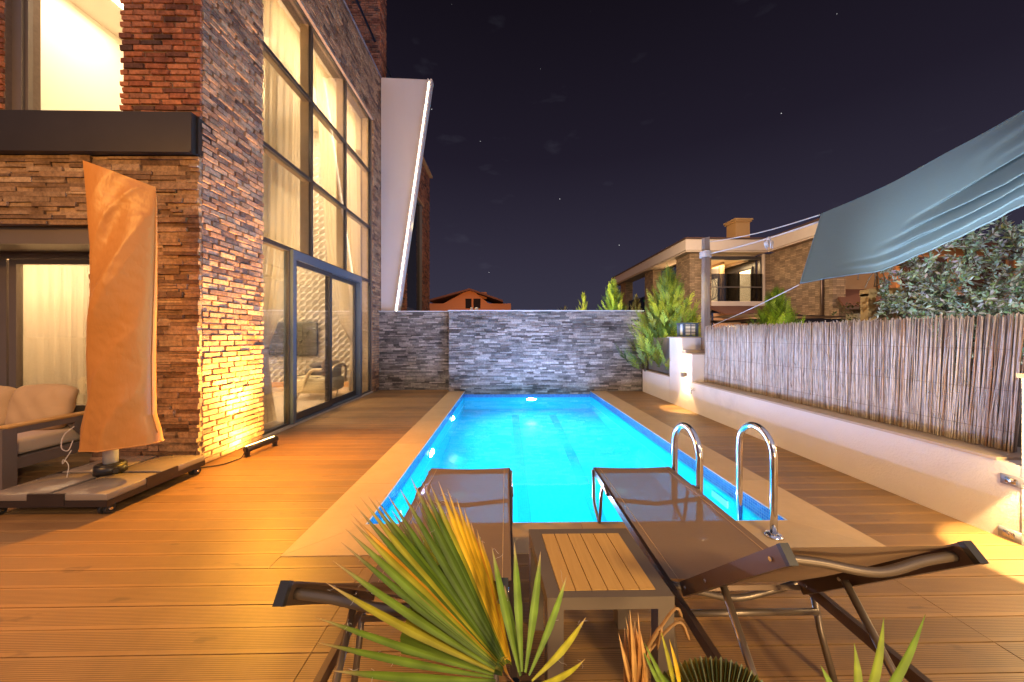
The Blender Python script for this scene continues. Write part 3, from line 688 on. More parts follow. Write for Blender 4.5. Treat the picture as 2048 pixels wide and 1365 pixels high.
# white fin with LED edge
fin = thing('facade_fin', 'tall white angled facade panel with glowing light strip down its slanted edge', 'facade panel', (-3.2, 9.05, 0))
f0 = [(-3.27, 9.0), (-3.27, 9.12)]
P2 = [(-3.27, .0), (-3.15, .0), (-1.985, 8.14), (-3.27, 8.16)]
s = MB(); s.hexa([(P2[0][0], 9.0, 0), (P2[1][0], 9.0, 0), (P2[1][0], 9.16, 0), (P2[0][0], 9.16, 0), (P2[3][0], 9.0, 8.16), (P2[2][0], 9.0, 8.12), (P2[2][0], 9.16, 8.12), (P2[3][0], 9.16, 8.16)])
s.build('panel', M['fin'], fin)
s = MB()
def fx(z): return -3.15 + (3.15 - 1.985) * z / 8.12
s.hexa([(fx(2) - .03, 8.985, 2), (fx(2) - .002, 8.985, 2), (fx(2) - .002, 8.999, 2), (fx(2) - .03, 8.999, 2), (fx(8.05) - .03, 8.985, 8.05), (fx(8.05) - .002, 8.985, 8.05), (fx(8.05) - .002, 8.999, 8.05), (fx(8.05) - .03, 8.999, 8.05)])
s.build('led_strip', M['led'], fin)
s = MB(); s.hexa([(fx(0) - .06, 8.93, 0), (fx(0) - .031, 8.93, 0), (fx(0) - .031, 8.999, 0), (fx(0) - .06, 8.999, 0), (fx(8.12) - .06, 8.93, 8.1), (fx(8.12) - .031, 8.93, 8.1), (fx(8.12) - .031, 8.999, 8.1), (fx(8.12) - .06, 8.999, 8.1)]); s.build('led_shield', M['fin'], fin)  # lip added to hide the strip from the window glass
s = MB(); s.hexa([(fx(0) + .001, 8.98, 0), (fx(0) + .05, 8.98, 0), (fx(0) + .05, 9.16, 0), (fx(0) + .001, 9.16, 0), (fx(8.12) + .001, 8.98, 8.13), (fx(8.12) + .05, 8.98, 8.13), (fx(8.12) + .05, 9.16, 8.13), (fx(8.12) + .001, 9.16, 8.13)])
s.build('edge_trim', M['fin'], fin)

# curtains
def curtain(name, label, X, left, right, zs, parent=None, amp=.035, nf=11, plane='x', thick=0):
    """left/right: edge coordinate at the heights zs"""
    mb = MB()
    def fn(u, v):
        z = lerp(zs[0], zs[-1], v); a = interp(zs, left, z); b = interp(zs, right, z); w_ = (b - a)
        full = max(right) - min(left); k = .5 + .5 * (1 - w_ / full)
        o = math.sin(u * nf * 2 * math.pi + .4 * math.sin(v * 3)) * amp * k + .012 * math.sin(u * nf * 4.4 * math.pi)
        yy = lerp(a, b, u)
        return (X + o, yy, z) if plane == 'x' else (yy, X + o, z)
    mb.grid(fn, nf * 12, 60)
    o = mb.build(name, M['curtain']); tag(o, label, 'curtain'); return o
CX = HX - .42
curtain('curtain', 'sheer cream curtain tied back to the left inside the tall pool side window', CX,
        [4.85, 4.95, 5.10, 4.80, 4.62, 4.62], [5.62, 5.50, 5.37, 5.75, 6.22, 6.34], [.04, .5, 1.20, 1.75, 2.9, 6.85], nf=9)
curtain('curtain', 'sheer cream curtain tied back to the right behind the sliding door', CX,
        [8.18, 8.22, 8.32, 7.70, 7.38, 7.06, 6.84, 6.74], [8.95, 8.82, 8.56, 9.0, 9.18, 9.18, 9.18, 9.18], [.04, .5, 1.22, 1.72, 2.25, 3.5, 5.6, 6.85], nf=12)
for yc in (5.23, 8.44):
    s = MB(); s.tube([(CX - .05, yc - .17, 1.24), (CX + .06, yc - .1, 1.21), (CX + .07, yc + .1, 1.20), (CX - .05, yc + .17, 1.25)], .012, 6); o = s.build('curtain_tie', M['cap'])
    tag(o, 'thin tie band round the %s gathered curtain' % ('left' if yc < 6 else 'right'), 'curtain tie')
curtain('curtain', 'full width sheer curtain behind the ground floor window at the sofa', GY + .2, [-9.2, -9.2], [-4.5, -4.5], [.03, 2.38], nf=30, plane='y', amp=.03)

# television and armchair inside
tv = thing('television', 'dark flat television mounted on the relief panel wall indoors', 'television', (-5.5, 9.1, 1.2))
s = MB(); s.rbox(-6.55, -5.0, 9.14, 9.19, .87, 1.76, .008); s.build('casing', M['plastic'], tv)
s = MB(); s.box(-6.53, -5.02, 9.132, 9.139, .89, 1.74); s.build('screen', mat('tv_glass', (.03, .025, .02), .08, spec=.8), tv)
ac = thing('armchair', 'round cream leather armchair with brown cushion seen through the sliding door', 'armchair', (-4.15, 7.75, 0.02))
s = MB(); s.ell((-4.2, 7.75, .33), (.46, .42, .19), 28, 14, .5, .5); s.build('seat', mat('cream_leather', (.66, .54, .33), .4), ac)
s = MB(); s.tube([(-4.28 + .44 * math.cos(a * .2), 7.75 + .40 * math.sin(a * .2), .50) for a in range(32)], .008, 6); s.build('piping', M['black'], ac)
s = MB()
for sy in (-1, 1):
    s = MB(); s.tube(catmull([(-4.32, 7.75 + sy * .40, .22), (-4.24, 7.75 + sy * .42, .48), (-4.12, 7.75 + sy * .42, .66), (-3.9, 7.75 + sy * .4, .67)]), [.02] * 6 + [.035] * 13, 10); s.build('armrest', mat('armrest_tan', (.60, .46, .27), .4), ac)

s = MB(); s.tube(catmull([(-3.80, 7.35, .35), (-3.74, 7.5, .72), (-3.74, 8.0, .72), (-3.80, 8.15, .35)]), .03, 8); s.ell((-3.86, 7.75, .62), (.07, .30, .26), 20, 12, .8); s.build('backrest', mat('back_tan', (.50, .38, .22), .5), ac)
for x, y in ((-4.5, 7.5), (-4.5, 8.0), (-3.9, 7.5), (-3.9, 8.0)):
    s = MB(); s.tube([(x, y, .16), (x - .03, y - .01, .02)], [.018, .010], 8); s.build('leg', M['steel'], ac)
s = MB(); s.ell((-3.96, 7.66, .68), (.09, .19, .19), 24, 14, .9, .6); s.ell((-4.05, 7.66, .68), (.02, .03, .03)); o = s.build('cushion', mat('brown_velvet', (.16, .10, .06), .8, bs=.3)); tag(o, 'round brown pleated cushion on the cream armchair', 'cushion')
s = MB(); s.rbox(-4.45, -3.98, 7.6, 7.95, .53, .66, .05, 3); s.ell((-4.2, 7.8, .72), (.22, .17, .07), jit=.4); o = s.build('blanket', mat('grey_throw', (.10, .08, .07), .9, bs=.6)); tag(o, 'folded dark grey throw heaped on the armchair seat', 'blanket')

# ------------------------------------------------------------------ right side: low wall, pillar, fences
RX = 3.44; WH = .55
lw = thing('low_wall', 'long low white rendered wall with beige cap along the right of the deck', 'wall', (3.6, 4.5, 0))
s = MB(); s.box(RX, 3.90, 2.217, 6.25, -.08, WH - .022); s.build('wall_body', M['white'], lw)
s = MB(); s.box(RX - .008, 3.92, 2.33, 6.249, WH - .0215, WH); s.build('cap_stone', M['cap'], lw)
lw2 = thing('planter_wall', 'short low white wall holding the planter between stone wall and lamp pillar', 'wall', (3.6, 7.8, 0))
s = MB(); s.box(RX, 3.58, 7.13, 8.54, -.08, WH - .02); s.build('wall_body', M['white'], lw2)
s = MB(); s.box(RX - .01, 3.59, 7.131, 8.55, WH - .0195, WH + .005); s.build('cap_stone', M['cap'], lw2)
s = MB(); s.box(3.581, 6, 7.13, 9.5, -.08, WH - .06); s.build('soil', M['soil'], lw2)
pl = thing('wall_pillar', 'white stepped pillar behind the lit wall lamp, lantern on its top', 'pillar', (3.65, 6.8, 0))
s = MB(); s.box(RX, 3.92, 6.62, 7.12, -.08, 1.355); s.build('tall_block', M['white'], pl)
s = MB(); s.box(RX, 3.92, 6.25, 6.619, -.08, 1.05); s.build('step_block', M['white'], pl)
s = MB(); s.box(RX - .04, 3.96, 6.58, 7.16, 1.356, 1.378); s.box(RX - .015, 3.95, 6.22, 6.579, 1.051, 1.072); s.box(RX - .012, 3.95, 6.45, 6.578, 1.073, 1.13); s.build('cap_stone', M['cap'], pl)
np_ = thing('taller_wall', 'taller cream lit wall at the near end of the reed fence', 'wall', (3.65, 2.0, 0))
s = MB(); s.box(RX - .004, 3.92, -3.0, 2.215, -.08, 1.12); s.build('block', M['white'], np_)
s = MB(); s.box(RX - .03, 3.95, -3.02, 2.225, 1.121, 1.15); s.build('cap_stone', M['cap'], np_)

warmbulb = emis('warm_lamp', (1, .72, .34), 30)
def wall_lamp(x, y, z, label, pw):
    t = thing('wall_lamp', label, 'wall lamp', (x, y, z), 'up and down wall lamps on the white wall')
    s = MB(); s.tube([(x - .055, y, z - .045), (x - .055, y, z + .045)], .042, 20, cap=False); s.box(x - .02, x, y - .03, y + .03, z - .03, z + .03); s.build('housing', M['metalgrey'], t)
    for sg in (-1, 1):
        s = MB(); s.cyl((x - .055, y), .036, z + sg * .030 - .003, z + sg * .030 + .003, 18); s.build('lens', warmbulb, t)
        lamp('SPOT', (x - .055, y, z + sg * .05), (x - .055, y, z + sg * 1), pw, (1, .66, .26), t, spot_size=R(74), spot_blend=.22, shadow_soft_size=.02)
        lamp('POINT', (x - .09, y, z + sg * .09), (0, 0, 0), pw * .05, (1, .66, .28), t, shadow_soft_size=.04)
    return t
wall_lamp(RX, 6.47, .66, 'small round lamp glowing up and down on the far stepped pillar', 30)
wall_lamp(RX - .004, 2.02, .72, 'glowing lamp on the near pillar beside the reed fence end', 95)

def switchbox(y, z, label):
    t = thing('wall_socket', label, 'wall socket', (RX, y, z), 'sockets set in the low white wall')
    s = MB(); s.rbox(RX - .007, RX, y - .055, y + .055, z - .036, z + .036, .003, 1); s.build('plate', mat('socket_plate', (.34, .36, .44), .35, .4), t)
    s = MB(); s.rbox(RX - .014, RX - .0075, y - .028, y + .028, z - .02, z + .02, .004, 1); s.tube([(RX - .020, y, z - .002), (RX - .0145, y, z - .002)], .006, 8); s.build('cover', M['chrome'], t)
switchbox(2.26, .415, 'blue grey metal socket plate high on the low wall')
p_ = onx(2020, 1074, RX); switchbox(p_.y, .045, 'socket plate low on the wall just above the deck')
t = thing('hose_tap', 'small metal tap with pipe under the far wall lamp', 'tap', (RX, 6.15, .3))
s = MB(); s.tube(catmull([(RX, 6.18, .40), (RX - .05, 6.18, .40), (RX - .06, 6.18, .36), (RX - .055, 6.18, .34)]), .010, 8); s.build('spout', M['chrome'], t)
s = MB(); s.tube([(RX - .03, 6.15, .43), (RX - .03, 6.21, .43)], .007, 6); s.build('handle', M['chrome'], t)

# slat fence of the planter
sf = thing('slat_fence', 'grey vertical slat fence on the short white planter wall', 'fence', (3.5, 7.8, WH))
rr = random.Random(2)
s = MB()
y = 7.16
while y < 8.52:
    s.box(3.50, 3.515, y, y + .045, WH + .035, 1.36); y += .063
s.build('slats', M['metalgrey'], sf)
s = MB(); s.box(3.516, 3.54, 7.14, 8.53, .66, .70); s.box(3.516, 3.54, 7.14, 8.53, 1.24, 1.28); s.build('rail', M['metalgrey'], sf)

# reed fence
m, nt, b = newmat('reeds'); gi = N(nt, 'ShaderNodeNewGeometry'); co = objco(nt, (1, 1, .35))
c = ramp(nt, gi.outputs['Random Per Island'], [(0, (.26, .20, .16)), (.12, (.44, .39, .35)), (.5, (.60, .55, .49)), (.85, (.74, .69, .62)), (.93, (.48, .30, .18)), (1, (.32, .25, .20))])
f = noi(nt, co, 26, 6, .7); c = mixc(nt, 1, c, ramp(nt, f, [(.28, (.62, .60, .58)), (.55, (1.05, 1.04, 1.04))]), 'MULTIPLY')
nt.links.new(c, b.inputs['Base Color']); b.inputs['Roughness'].default_value = .7; bump(nt, b, f, .5, .004); M['reed'] = m
fen = thing('reed_fence', 'pale dried reed screening fence standing on the low white wall', 'fence', (3.66, 4.4, WH))
rr = random.Random(8); s = MB()
for layer, xo in ((0, 3.668), (1, 3.680), (2, 3.692)):
    y = 2.40
    while y < 6.24:
        r = rr.uniform(.0032, .0060); tl = rr.gauss(-.012, .016) - .05 * max(0, (3.6 - y) / 1.2); top = 1.548 + rr.gauss(0, .011) + (.012 if y > 5 else 0) - (.05 if 5.7 < y < 6.1 and rr.random() < .6 else 0)
        if layer: top += rr.uniform(-.02, .02)
        bz = WH + .002 + rr.uniform(0, .012); n = 5; pts = []
        for i in range(n):
            q = i / (n - 1); pts.append((xo + rr.gauss(0, .0022), y + tl * (q - .2) + rr.gauss(0, .0022), lerp(bz, top, q)))
        s.tube(pts, [r * 1.05, r, r * .97, r * .93, r * .8], 5, smooth=True)
        y += r * 2 * rr.uniform(.8, 1.08) + (.001 if layer else 0)
# loose splinters and leaf sheaths
for i in range(170):
    y = rr.uniform(2.45, 6.2); z = rr.uniform(.62, 1.52); l = rr.uniform(.03, .10); a = rr.gauss(0, .5)
    s.tube([(3.662, y, z), (3.652 - rr.random() * .012, y + l * math.sin(a), z + l * math.cos(a))], [.0028, .0008], 3)
s.build('reed_screen', M['reed'], fen)
s = MB()
for z in (.70, 1.0, 1.30): s.tube([(3.6575, 2.4, z), (3.6575, 6.22, z)], .0012, 4)
s.build('binding_wire', M['oldwood'], fen)
for y in (2.44, 4.3, 6.18):
    s = MB(); s.box(3.71, 3.75, y, y + .04, WH, 1.5); s.build('post', M['oldwood'], fen)

# lantern on the pillar
ln = thing('garden_lantern', 'square black garden lantern with white glass on the stepped pillar', 'lantern', (3.67, 6.85, 1.378))
lx, ly = 3.68, 6.86
s = MB(); s.box(lx - .15, lx + .15, ly - .13, ly + .13, 1.379, 1.40); s.box(lx - .16, lx + .16, ly - .14, ly + .14, 1.635, 1.66)
for sx in (-1, 1):
    for sy in (-1, 1): s.box(lx + sx * .13 - .02, lx + sx * .13 + .02, ly + sy * .11 - .02, ly + sy * .11 + .02, 1.401, 1.634)
for z in (1.47, 1.535, 1.60): s.box(lx - .109, lx + .109, ly - .118, ly - .108, z - .006, z + .006)
s.box(lx - .006, lx + .006, ly - .13, ly - .119, 1.40, 1.634)
s.build('cage', M['frameblue'], ln)
s = MB(); s.box(lx - .10, lx + .10, ly - .10, ly + .10, 1.42, 1.63); s.build('glass_body', mat('opal_glass', (.82, .80, .78), .3, var=.02), ln)

# ------------------------------------------------------------------ wooden post, ropes, shade sail
wp = tag(None or MB().hexa([(3.81, 6.50, 0), (3.93, 6.50, 0), (3.93, 6.62, 0), (3.81, 6.62, 0), (3.825, 6.51, 3.29), (3.925, 6.51, 3.31), (3.925, 6.61, 3.31), (3.825, 6.61, 3.30)]).build('wooden_post', M['oldwood']), 'weathered square wooden post with rope wound near its top, behind the reed fence', 'post')
U_ = [(1600, 567, 4.50), (1681, 553, 4.25), (1761, 542, 4.0), (1824, 516, 3.8), (1890, 488, 3.6), (1974, 448, 3.35), (2047, 411, 3.15), (2160, 370, 2.9), (2300, 330, 2.65)]
T_ = [(1643, 428, 4.8), (1717, 397, 4.6), (1794, 361, 4.35), (1890, 308, 4.05), (1970, 266, 3.8), (2047, 223, 3.6), (2130, 178, 3.4), (2230, 122, 3.15), (2340, 60, 2.9)]
low = catmull([at(*q) for q in U_], 8); upp = catmull([at(*q) for q in T_], 8)
def sailf(u, v):
    i = u * (len(low) - 1); k = min(int(i), len(low) - 2); t = i - k
    a = low[k].lerp(low[k + 1], t); b_ = upp[k].lerp(upp[k + 1], t); p = a.lerp(b_, v)
    nrm = Vector((-.62, -.62, -.45))
    w_ = math.sin(math.pi * v) ** .8
    o = -.18 * w_ * (.25 + u)                                  # belly
    for (v0, slope, wd, amp, u0) in ((.34, .10, .034, .085, .30), (.22, .04, .030, .060, .22), (.60, .16, .07, .05, .55), (.10, .02, .025, .03, .1), (.80, .2, .09, .03, .45), (.47, .22, .05, .035, .6)):
        vc = v0 + slope * (u - .5); am_ = amp * 3.4 * min(1, max(0, (u - u0) * 3.0)); o += am_ * math.exp(-((v - vc) / wd) ** 2) - am_ * .7 * math.exp(-((v - vc - 1.7 * wd) / wd) ** 2)
    o += .008 * math.sin(u * 60 + v * 5) * (1 - v) ** 3
    return tuple(p + nrm * o)
s = MB(); s.grid(sailf, 150, 110)
m, nt, b = newmat('sail_fabric'); f = noi(nt, objco(nt, (1, 1, 30)), 12, 4); f2 = noi(nt, objco(nt), 260, 2); c = mixc(nt, f, (.12, .20, .25), (.17, .27, .32)); c = mixc(nt, .3, c, mixc(nt, f2, (.06, .11, .15), (.20, .29, .33)))
nt.links.new(c, b.inputs['Base Color']); b.inputs['Roughness'].default_value = .8; tl = N(nt, 'ShaderNodeBsdfTranslucent'); nt.links.new(c, tl.inputs[0]); mx = N(nt, 'ShaderNodeMixShader'); mx.inputs[0].default_value = .08
nt.links.new(b.outputs[0], mx.inputs[1]); nt.links.new(tl.outputs[0], mx.inputs[2]); nt.links.new(mx.outputs[0], nt.nodes['Material Output'].inputs[0])
sail = thing('shade_sail', 'blue grey fabric shade sail stretched above the reed fence', 'shade sail', tuple(low[30]))
s.build('fabric', m, sail, thick=.003)
s = MB(); s.tube([sailf(i / 60, 0.004) for i in range(61)], .011, 8); s.tube([sailf(i / 60, .996) for i in range(61)], .007, 8); s.tube([sailf(.002, j / 30) for j in range(31)], .010, 6)
s.build('hem', m, sail)
e1 = at(1640, 430, 4.85); e2 = at(1640, 443, 4.85); c1 = Vector((3.93, 6.5, 3.21)); c2 = Vector((3.93, 6.49, 2.98))
def rope(a, b, r, lab, sag=.05, twist=True):
    pts = [a.lerp(b, i / 24) - Vector((0, 0, sag * math.sin(math.pi * i / 24))) for i in range(25)]
    s = MB(); s.tube(pts, r, 6)
    o = s.build('rope', M['rope']); tag(o, lab, 'rope'); return o
rope(c1, e1, .0085, 'upper thin rope from the wooden post top to the shade sail')
r2 = rope(c2, e2, .013, 'thick white rope from its winding on the post to the shade sail', .03)
s = MB()
for i in range(5): s.tube([(3.875 + .095 * math.cos(a * .5236 + .5) * 1.0, 6.57 + .09 * math.sin(a * .5236 + .5), 2.93 + i * .024 + .004 * math.sin(a)) for a in range(13)], .012, 6, cap=False)
o = s.build('rope_winding', M['rope']); tag(o, 'white rope wound around the weathered wooden post', 'rope winding')
kn = c2.lerp(e2, .60) - Vector((0, 0, .04)); s = MB(); rr = random.Random(4)
s.ell(tuple(kn), (.035, .035, .04), 10, 8, jit=.3)
for i in range(26):
    a = rr.uniform(0, 6.28); q = kn + Vector((math.cos(a) * .05, math.sin(a) * .05, -rr.uniform(.10, .17))); s.tube([kn, kn.lerp(q, .5) + Vector((math.cos(a), math.sin(a), 0)) * .03, q], [.008, .012, .008], 5)
o = s.build('rope_tassel', M['rope']); tag(o, 'frayed knot of rope hanging midway on the thick rope', 'rope knot')
rope(Vector((3.95, 6.45, 1.60)), at(1598, 570, 4.5), .006, 'slack thin rope rising from the fence top to the lower sail corner', 0.02)

# ------------------------------------------------------------------ neighbour's house on the right
m, nt, b = newmat('patterned_brick'); tcn = N(nt, 'ShaderNodeTexCoord'); sp = N(nt, 'ShaderNodeSeparateXYZ'); nt.links.new(tcn.outputs['Object'], sp.inputs[0])
ax = N(nt, 'ShaderNodeMath', operation='ADD'); nt.links.new(sp.outputs['X'], ax.inputs[0]); nt.links.new(sp.outputs['Y'], ax.inputs[1])
cmb = N(nt, 'ShaderNodeCombineXYZ'); nt.links.new(ax.outputs[0], cmb.inputs[0]); nt.links.new(sp.outputs['Z'], cmb.inputs[1])
bt = N(nt, 'ShaderNodeTexBrick'); bt.inputs['Scale'].default_value = 1; bt.inputs['Brick Width'].default_value = .30; bt.inputs['Row Height'].default_value = .075; bt.inputs['Mortar Size'].default_value = .008
bt.inputs['Color1'].default_value = (.32, .225, .14, 1); bt.inputs['Color2'].default_value = (.15, .105, .068, 1); bt.inputs['Mortar'].default_value = (.16, .105, .06, 1); bt.inputs['Bias'].default_value = -.2
nt.links.new(cmb.outputs[0], bt.inputs['Vector']); nt.links.new(cmb.outputs[0], bt.inputs['Vector'])
wvb = N(nt, 'ShaderNodeTexChecker'); wvb.inputs['Scale'].default_value = 1; wvb.inputs['Color1'].default_value = (1.08, 1.07, 1.06, 1); wvb.inputs['Color2'].default_value = (.84, .83, .82, 1); mpb = N(nt, 'ShaderNodeMapping'); mpb.inputs['Scale'].default_value = (3.33, 3.33, 1); nt.links.new(cmb.outputs[0], mpb.inputs[0]); nt.links.new(mpb.outputs[0], wvb.inputs[0])
nt.links.new(mixc(nt, 1, bt.outputs['Color'], wvb.outputs['Color'], 'MULTIPLY'), b.inputs['Base Color']); b.inputs['Roughness'].default_value = .9
bump(nt, b, bt.outputs['Fac'], -.4, .01); M['pbrick'] = m
M['cream'] = mat('cream_fascia', (.60, .50, .42), .7, var=.05)
M['roof'] = mat('roof_tiles', (.14, .055, .03), .8, var=.2, vs=4)
M['brown'] = mat('brown_render', (.30, .19, .10), .85, var=.1)
M['litwin'] = emis('lit_window', (1, .66, .28), 1.3)
nh = thing('neighbour_house', 'two storey patterned brick house with cream eaves, chimney and balcony beyond the fence', 'house', (12, 16, 0))
AX, BY, CXx = 8.72, 16.05, 12.55
s = MB()
s.box(AX, AX + .5, BY, BY + 1.3, 0, 5.3); s.box(AX + .5, 9.75, BY, BY + .5, 0, 5.3); s.build('brick_wall', M['pbrick'], nh)
s = MB(); s.box(12.32, CXx + .6, BY, BY + .5, 0, 5.3)
s.box(CXx, CXx + .5, 12.9, BY - .001, 0, 5.3); s.build('brick_wall', M['pbrick'], nh); s = MB()
for a, b_ in ((20.1, 21.3), (24.7, 25.8)):
    s = MB(); s.box(AX, AX + .5, a, b_, 0, 5.3); s.build('brick_wall', M['pbrick'], nh)
s = MB(); s.box(AX + .02, AX + .48, BY + 1.301, 20.099, 0, 2.9); s.box(AX + .02, AX + .48, 21.301, 24.699, 0, 2.9)
s.box(AX + 2.4, AX + 2.5, BY + 1.3, 25.7, 2.9, 5.3); s.build('loggia_wall', M['brown'], nh)
s = MB(); s.box(9.751, 12.319, BY - .02, BY + .3, 2.65, 3.04); s.box(9.751, 12.319, BY + .301, BY + 3.0, 2.7, 3.03); s.box(12.25, 12.319, BY - .03, BY + .1, 3.041, 5.3)
s.build('balcony_parapet', M['cream'], nh)
s = MB(); s.box(9.9, 12.2, BY + .5, BY + 3, 5.2, 5.29); s.box(9.7, 12.5, BY + 3.001, BY + 3.1, 2.7, 5.29)
s.build('balcony_back_wall', mat('balcony_plaster', (.62, .50, .34), .8, var=.04), nh)
s = MB(); s.box(9.95, 10.15, BY + .8, BY + 2.8, 5.10, 5.199); s.box(11.9, 12.1, BY + .8, BY + 2.8, 5.10, 5.199); s.box(10.151, 11.899, BY + 2.6, BY + 2.8, 5.10, 5.199); s.build('ceiling_cove', M['cream'], nh)
s = MB(); s.box(12.19, 12.249, BY + .45, BY + 3, 3.04, 5.2)
for y in (BY + .6, BY + 1.6, BY + 2.5): s.box(12.12, 12.189, y, y + .07, 3.04, 4.75)
s.box(12.12, 12.189, BY + .6, BY + 2.9, 4.75, 4.83)
s.build('balcony_door_frame', M['frame'], nh)
s = MB(); s.box(12.16, 12.185, BY + .75, BY + 1.5, 3.1, 4.7); s.build('lit_door', M['litwin'], nh)
s = MB(); s.box(9.76, 12.25, BY + .05, BY + .06, 3.05, 4.36); s.build('glass_balustrade', M['glassdark'], nh)
s = MB(); s.box(9.751, 12.25, BY + .03, BY + .049, 3.70, 3.74); s.build('balustrade_rail', M['metalgrey'], nh)
s = MB(); s.box(9.76, 12.25, BY + .1, BY + .25, 5.05, 5.19); s.box(12.18, 12.25, BY + .1, BY + .25, 3.04, 5.049); s.build('opening_frame', M['frame'], nh)
hc = MB()
for k in range(9):
    a = k * math.pi / 8; hc.tube([(10.55 + .42 * math.cos(a) * math.sin(q * .3), 17.4 + .42 * math.sin(a) * math.sin(q * .3), 3.25 + .55 * (1 - math.cos(q * .3)) / 1) for q in range(11)], .014, 4)
hc.tube([(10.55, 17.4, 4.35), (10.55, 17.4, 5.1)], .012, 5)
o = hc.build('hanging_chair', M['plastic']); tag(o, 'dark rattan hanging egg chair on the neighbour balcony', 'hanging chair')
# fascia, soffit, roof
s = MB()
s.box(AX - .42, AX - .35, BY - .42, 26.6, 5.36, 5.86); s.box(AX - .349, CXx - .42, BY - .42, BY - .35, 5.36, 5.86); s.box(CXx - .419, CXx - .35, 12.0, BY - .35, 5.36, 5.86)
s.box(AX - .349, AX + .5, BY - .349, 26.5, 5.301, 5.36); s.box(AX + .501, CXx - .35, BY - .349, BY + .5, 5.301, 5.36); s.box(CXx - .349, CXx + .5, 12.0, BY - .351, 5.301, 5.36)
s.build('eaves_fascia', M['cream'], nh)
s = MB(); s.box(AX - .46, AX - .34, BY - .46, 26.7, 5.861, 5.93); s.box(AX - .339, CXx - .46, BY - .46, BY - .34, 5.861, 5.93); s.box(CXx - .459, CXx - .34, 11.9, BY - .34, 5.861, 5.93); s.build('gutter', mat('gutter_brown', (.10, .06, .04), .5, .3), nh)
s = MB()
s.add([(AX - .42, BY - .42, 5.931), (AX - .42, 26.7, 5.931), (AX + 4, 26.7, 6.6), (AX + 4, BY + 4, 6.6), (CXx - .42, BY - .42, 5.931), (CXx - .42, 11.9, 5.931), (CXx + 5, 11.9, 6.6), (CXx + 5, BY + 4, 6.6)],
      [(0, 1, 2, 3), (0, 3, 7, 4), (4, 7, 6, 5)]); s.build('roof', M['roof'], nh, thick=.05)
ch = MB(); ch.box(11.3, 12.0, 16.6, 17.3, 6.0, 7.0); chm = mat('chimney_render', (.48, .27, .10), .85, var=.1); co_ = ch.build('chimney', chm, nh)
ch = MB(); ch.box(11.24, 12.06, 16.54, 17.36, 7.001, 7.08); ch.box(11.2, 12.1, 16.5, 17.4, 7.081, 7.16); ch.build('chimney_cap', chm, co_)
s = MB(); s.tube([(9.35, BY - .38, 5.4), (9.30, BY - .12, 5.05), (9.30, BY - .1, 0)], .06, 8); s.tube([(CXx - .10, 13.25, 5.3), (CXx - .1, 13.25, 1)], .06, 8); s.build('downpipe', M['steel2'], nh)
for y0_, y1_ in ((17.7, 19.8), (21.6, 24.4)):
    s = MB(); s.box(AX + .1, AX + .16, y0_, y1_, 2.95, 3.9); s.build('loggia_glass', M['glassdark'], nh)
s = MB(); s.box(AX + 2.36, AX + 2.399, 17.6, 18.6, 3.0, 5.0); s.build('window', M['frame'], nh)
s = MB(); s.box(AX + 2.33, AX + 2.359, 17.7, 18.5, 3.1, 4.4); s.build('lit_door', M['litwin'], nh)
lamp('AREA', (11, BY + 1.6, 5.05), (11, BY + 1.6, 0), 60, (1, .72, .36), nh, shape='SQUARE', size=1.2)
lamp('POINT', (9.9, 19, 4.8), (0, 0, 0), 60, (1, .62, .30), nh, shadow_soft_size=.2)
# lower storey, seen just above the fence
s = MB(); s.box(9.2, 12.8, 14.95, 15.0, 0, 2.4); s.build('ground_floor_wall', mat('terracotta_render', (.42, .24, .14), .85), nh)
for a, b_ in ((9.72, 10.30), (10.42, 10.72)):
    s = MB(); s.box(a, b_, 14.92, 14.949, 1.0, 1.83); s.build('lit_window', emis('lit_window_warm', (1, .72, .32), 2.2), nh)
s = MB(); s.add([(9.2, 14.2, 2.32), (12.9, 14.2, 2.22), (12.9, 15.6, 2.75), (9.2, 15.6, 2.75)], [(0, 1, 2, 3)]); s.build('canopy_roof', M['roof'], nh, thick=.06)

pg = thing('pergola', 'low dark pergola roof with fabric awning between reed fence and brick house', 'pergola', (9.2, 10.5, 0))
s = MB(); s.box(7.4, 10.6, 10.2, 10.3, 1.80, 1.92); s.box(7.4, 10.6, 12.2, 12.3, 1.86, 1.96)
for x in (7.5, 8.5, 9.5, 10.4): s.box(x, x + .06, 10.301, 12.199, 1.84, 1.92)
s.build('beams', mat('dark_steel', (.05, .035, .03), .5, .4), pg)
s = MB(); s.grid(lambda u, v: (lerp(7.3, 10.65, u), lerp(10.1, 12.3, v), 2.02 + .05 * math.sin(u * 9) * math.sin(math.pi * v) + .1 * (u - .5) * -1), 24, 8); s.build('awning', mat('awning_brown', (.10, .07, .06), .9), pg, thick=.01)
for x in (7.45, 10.5):
    s = MB(); s.box(x, x + .08, 10.31, 10.39, 0, 1.79); s.build('post', mat('dark_steel_post', (.05, .035, .03), .5, .4), pg)

an = thing('annex_house', 'small brown annex with brick base and lean-to roof right of the brick house', 'house', (14, 13, 0))
s = MB(); s.box(12.5, 14.6, 12.6, 12.9, 0, 2.45); s.build('brick_wall', M['pbrick'], an)
s = MB(); s.box(14.601, 17, 12.55, 12.9, 0, 2.45); s.box(12.6, 24, 13.6, 13.8, 2.5, 5.0); s.build('rendered_wall', M['brown'], an)
s = MB(); s.add([(12.3, 12.2, 2.45), (15.2, 12.2, 2.45), (16, 13.6, 3.25), (13.2, 13.6, 3.25)], [(0, 1, 2, 3)]); s.build('lean_roof', M['roof'], an, thick=.08)
s = MB(); s.box(12.3, 15.3, 12.16, 12.22, 2.36, 2.46); s.build('roof_edge', M['steel2'], an)
oh = thing('orange_house', 'orange timber fronted house behind the olive tree, under a brown roof', 'house', (17, 13.5, 0))
om = mat('orange_render', (.34, .15, .055), .8, var=.12)
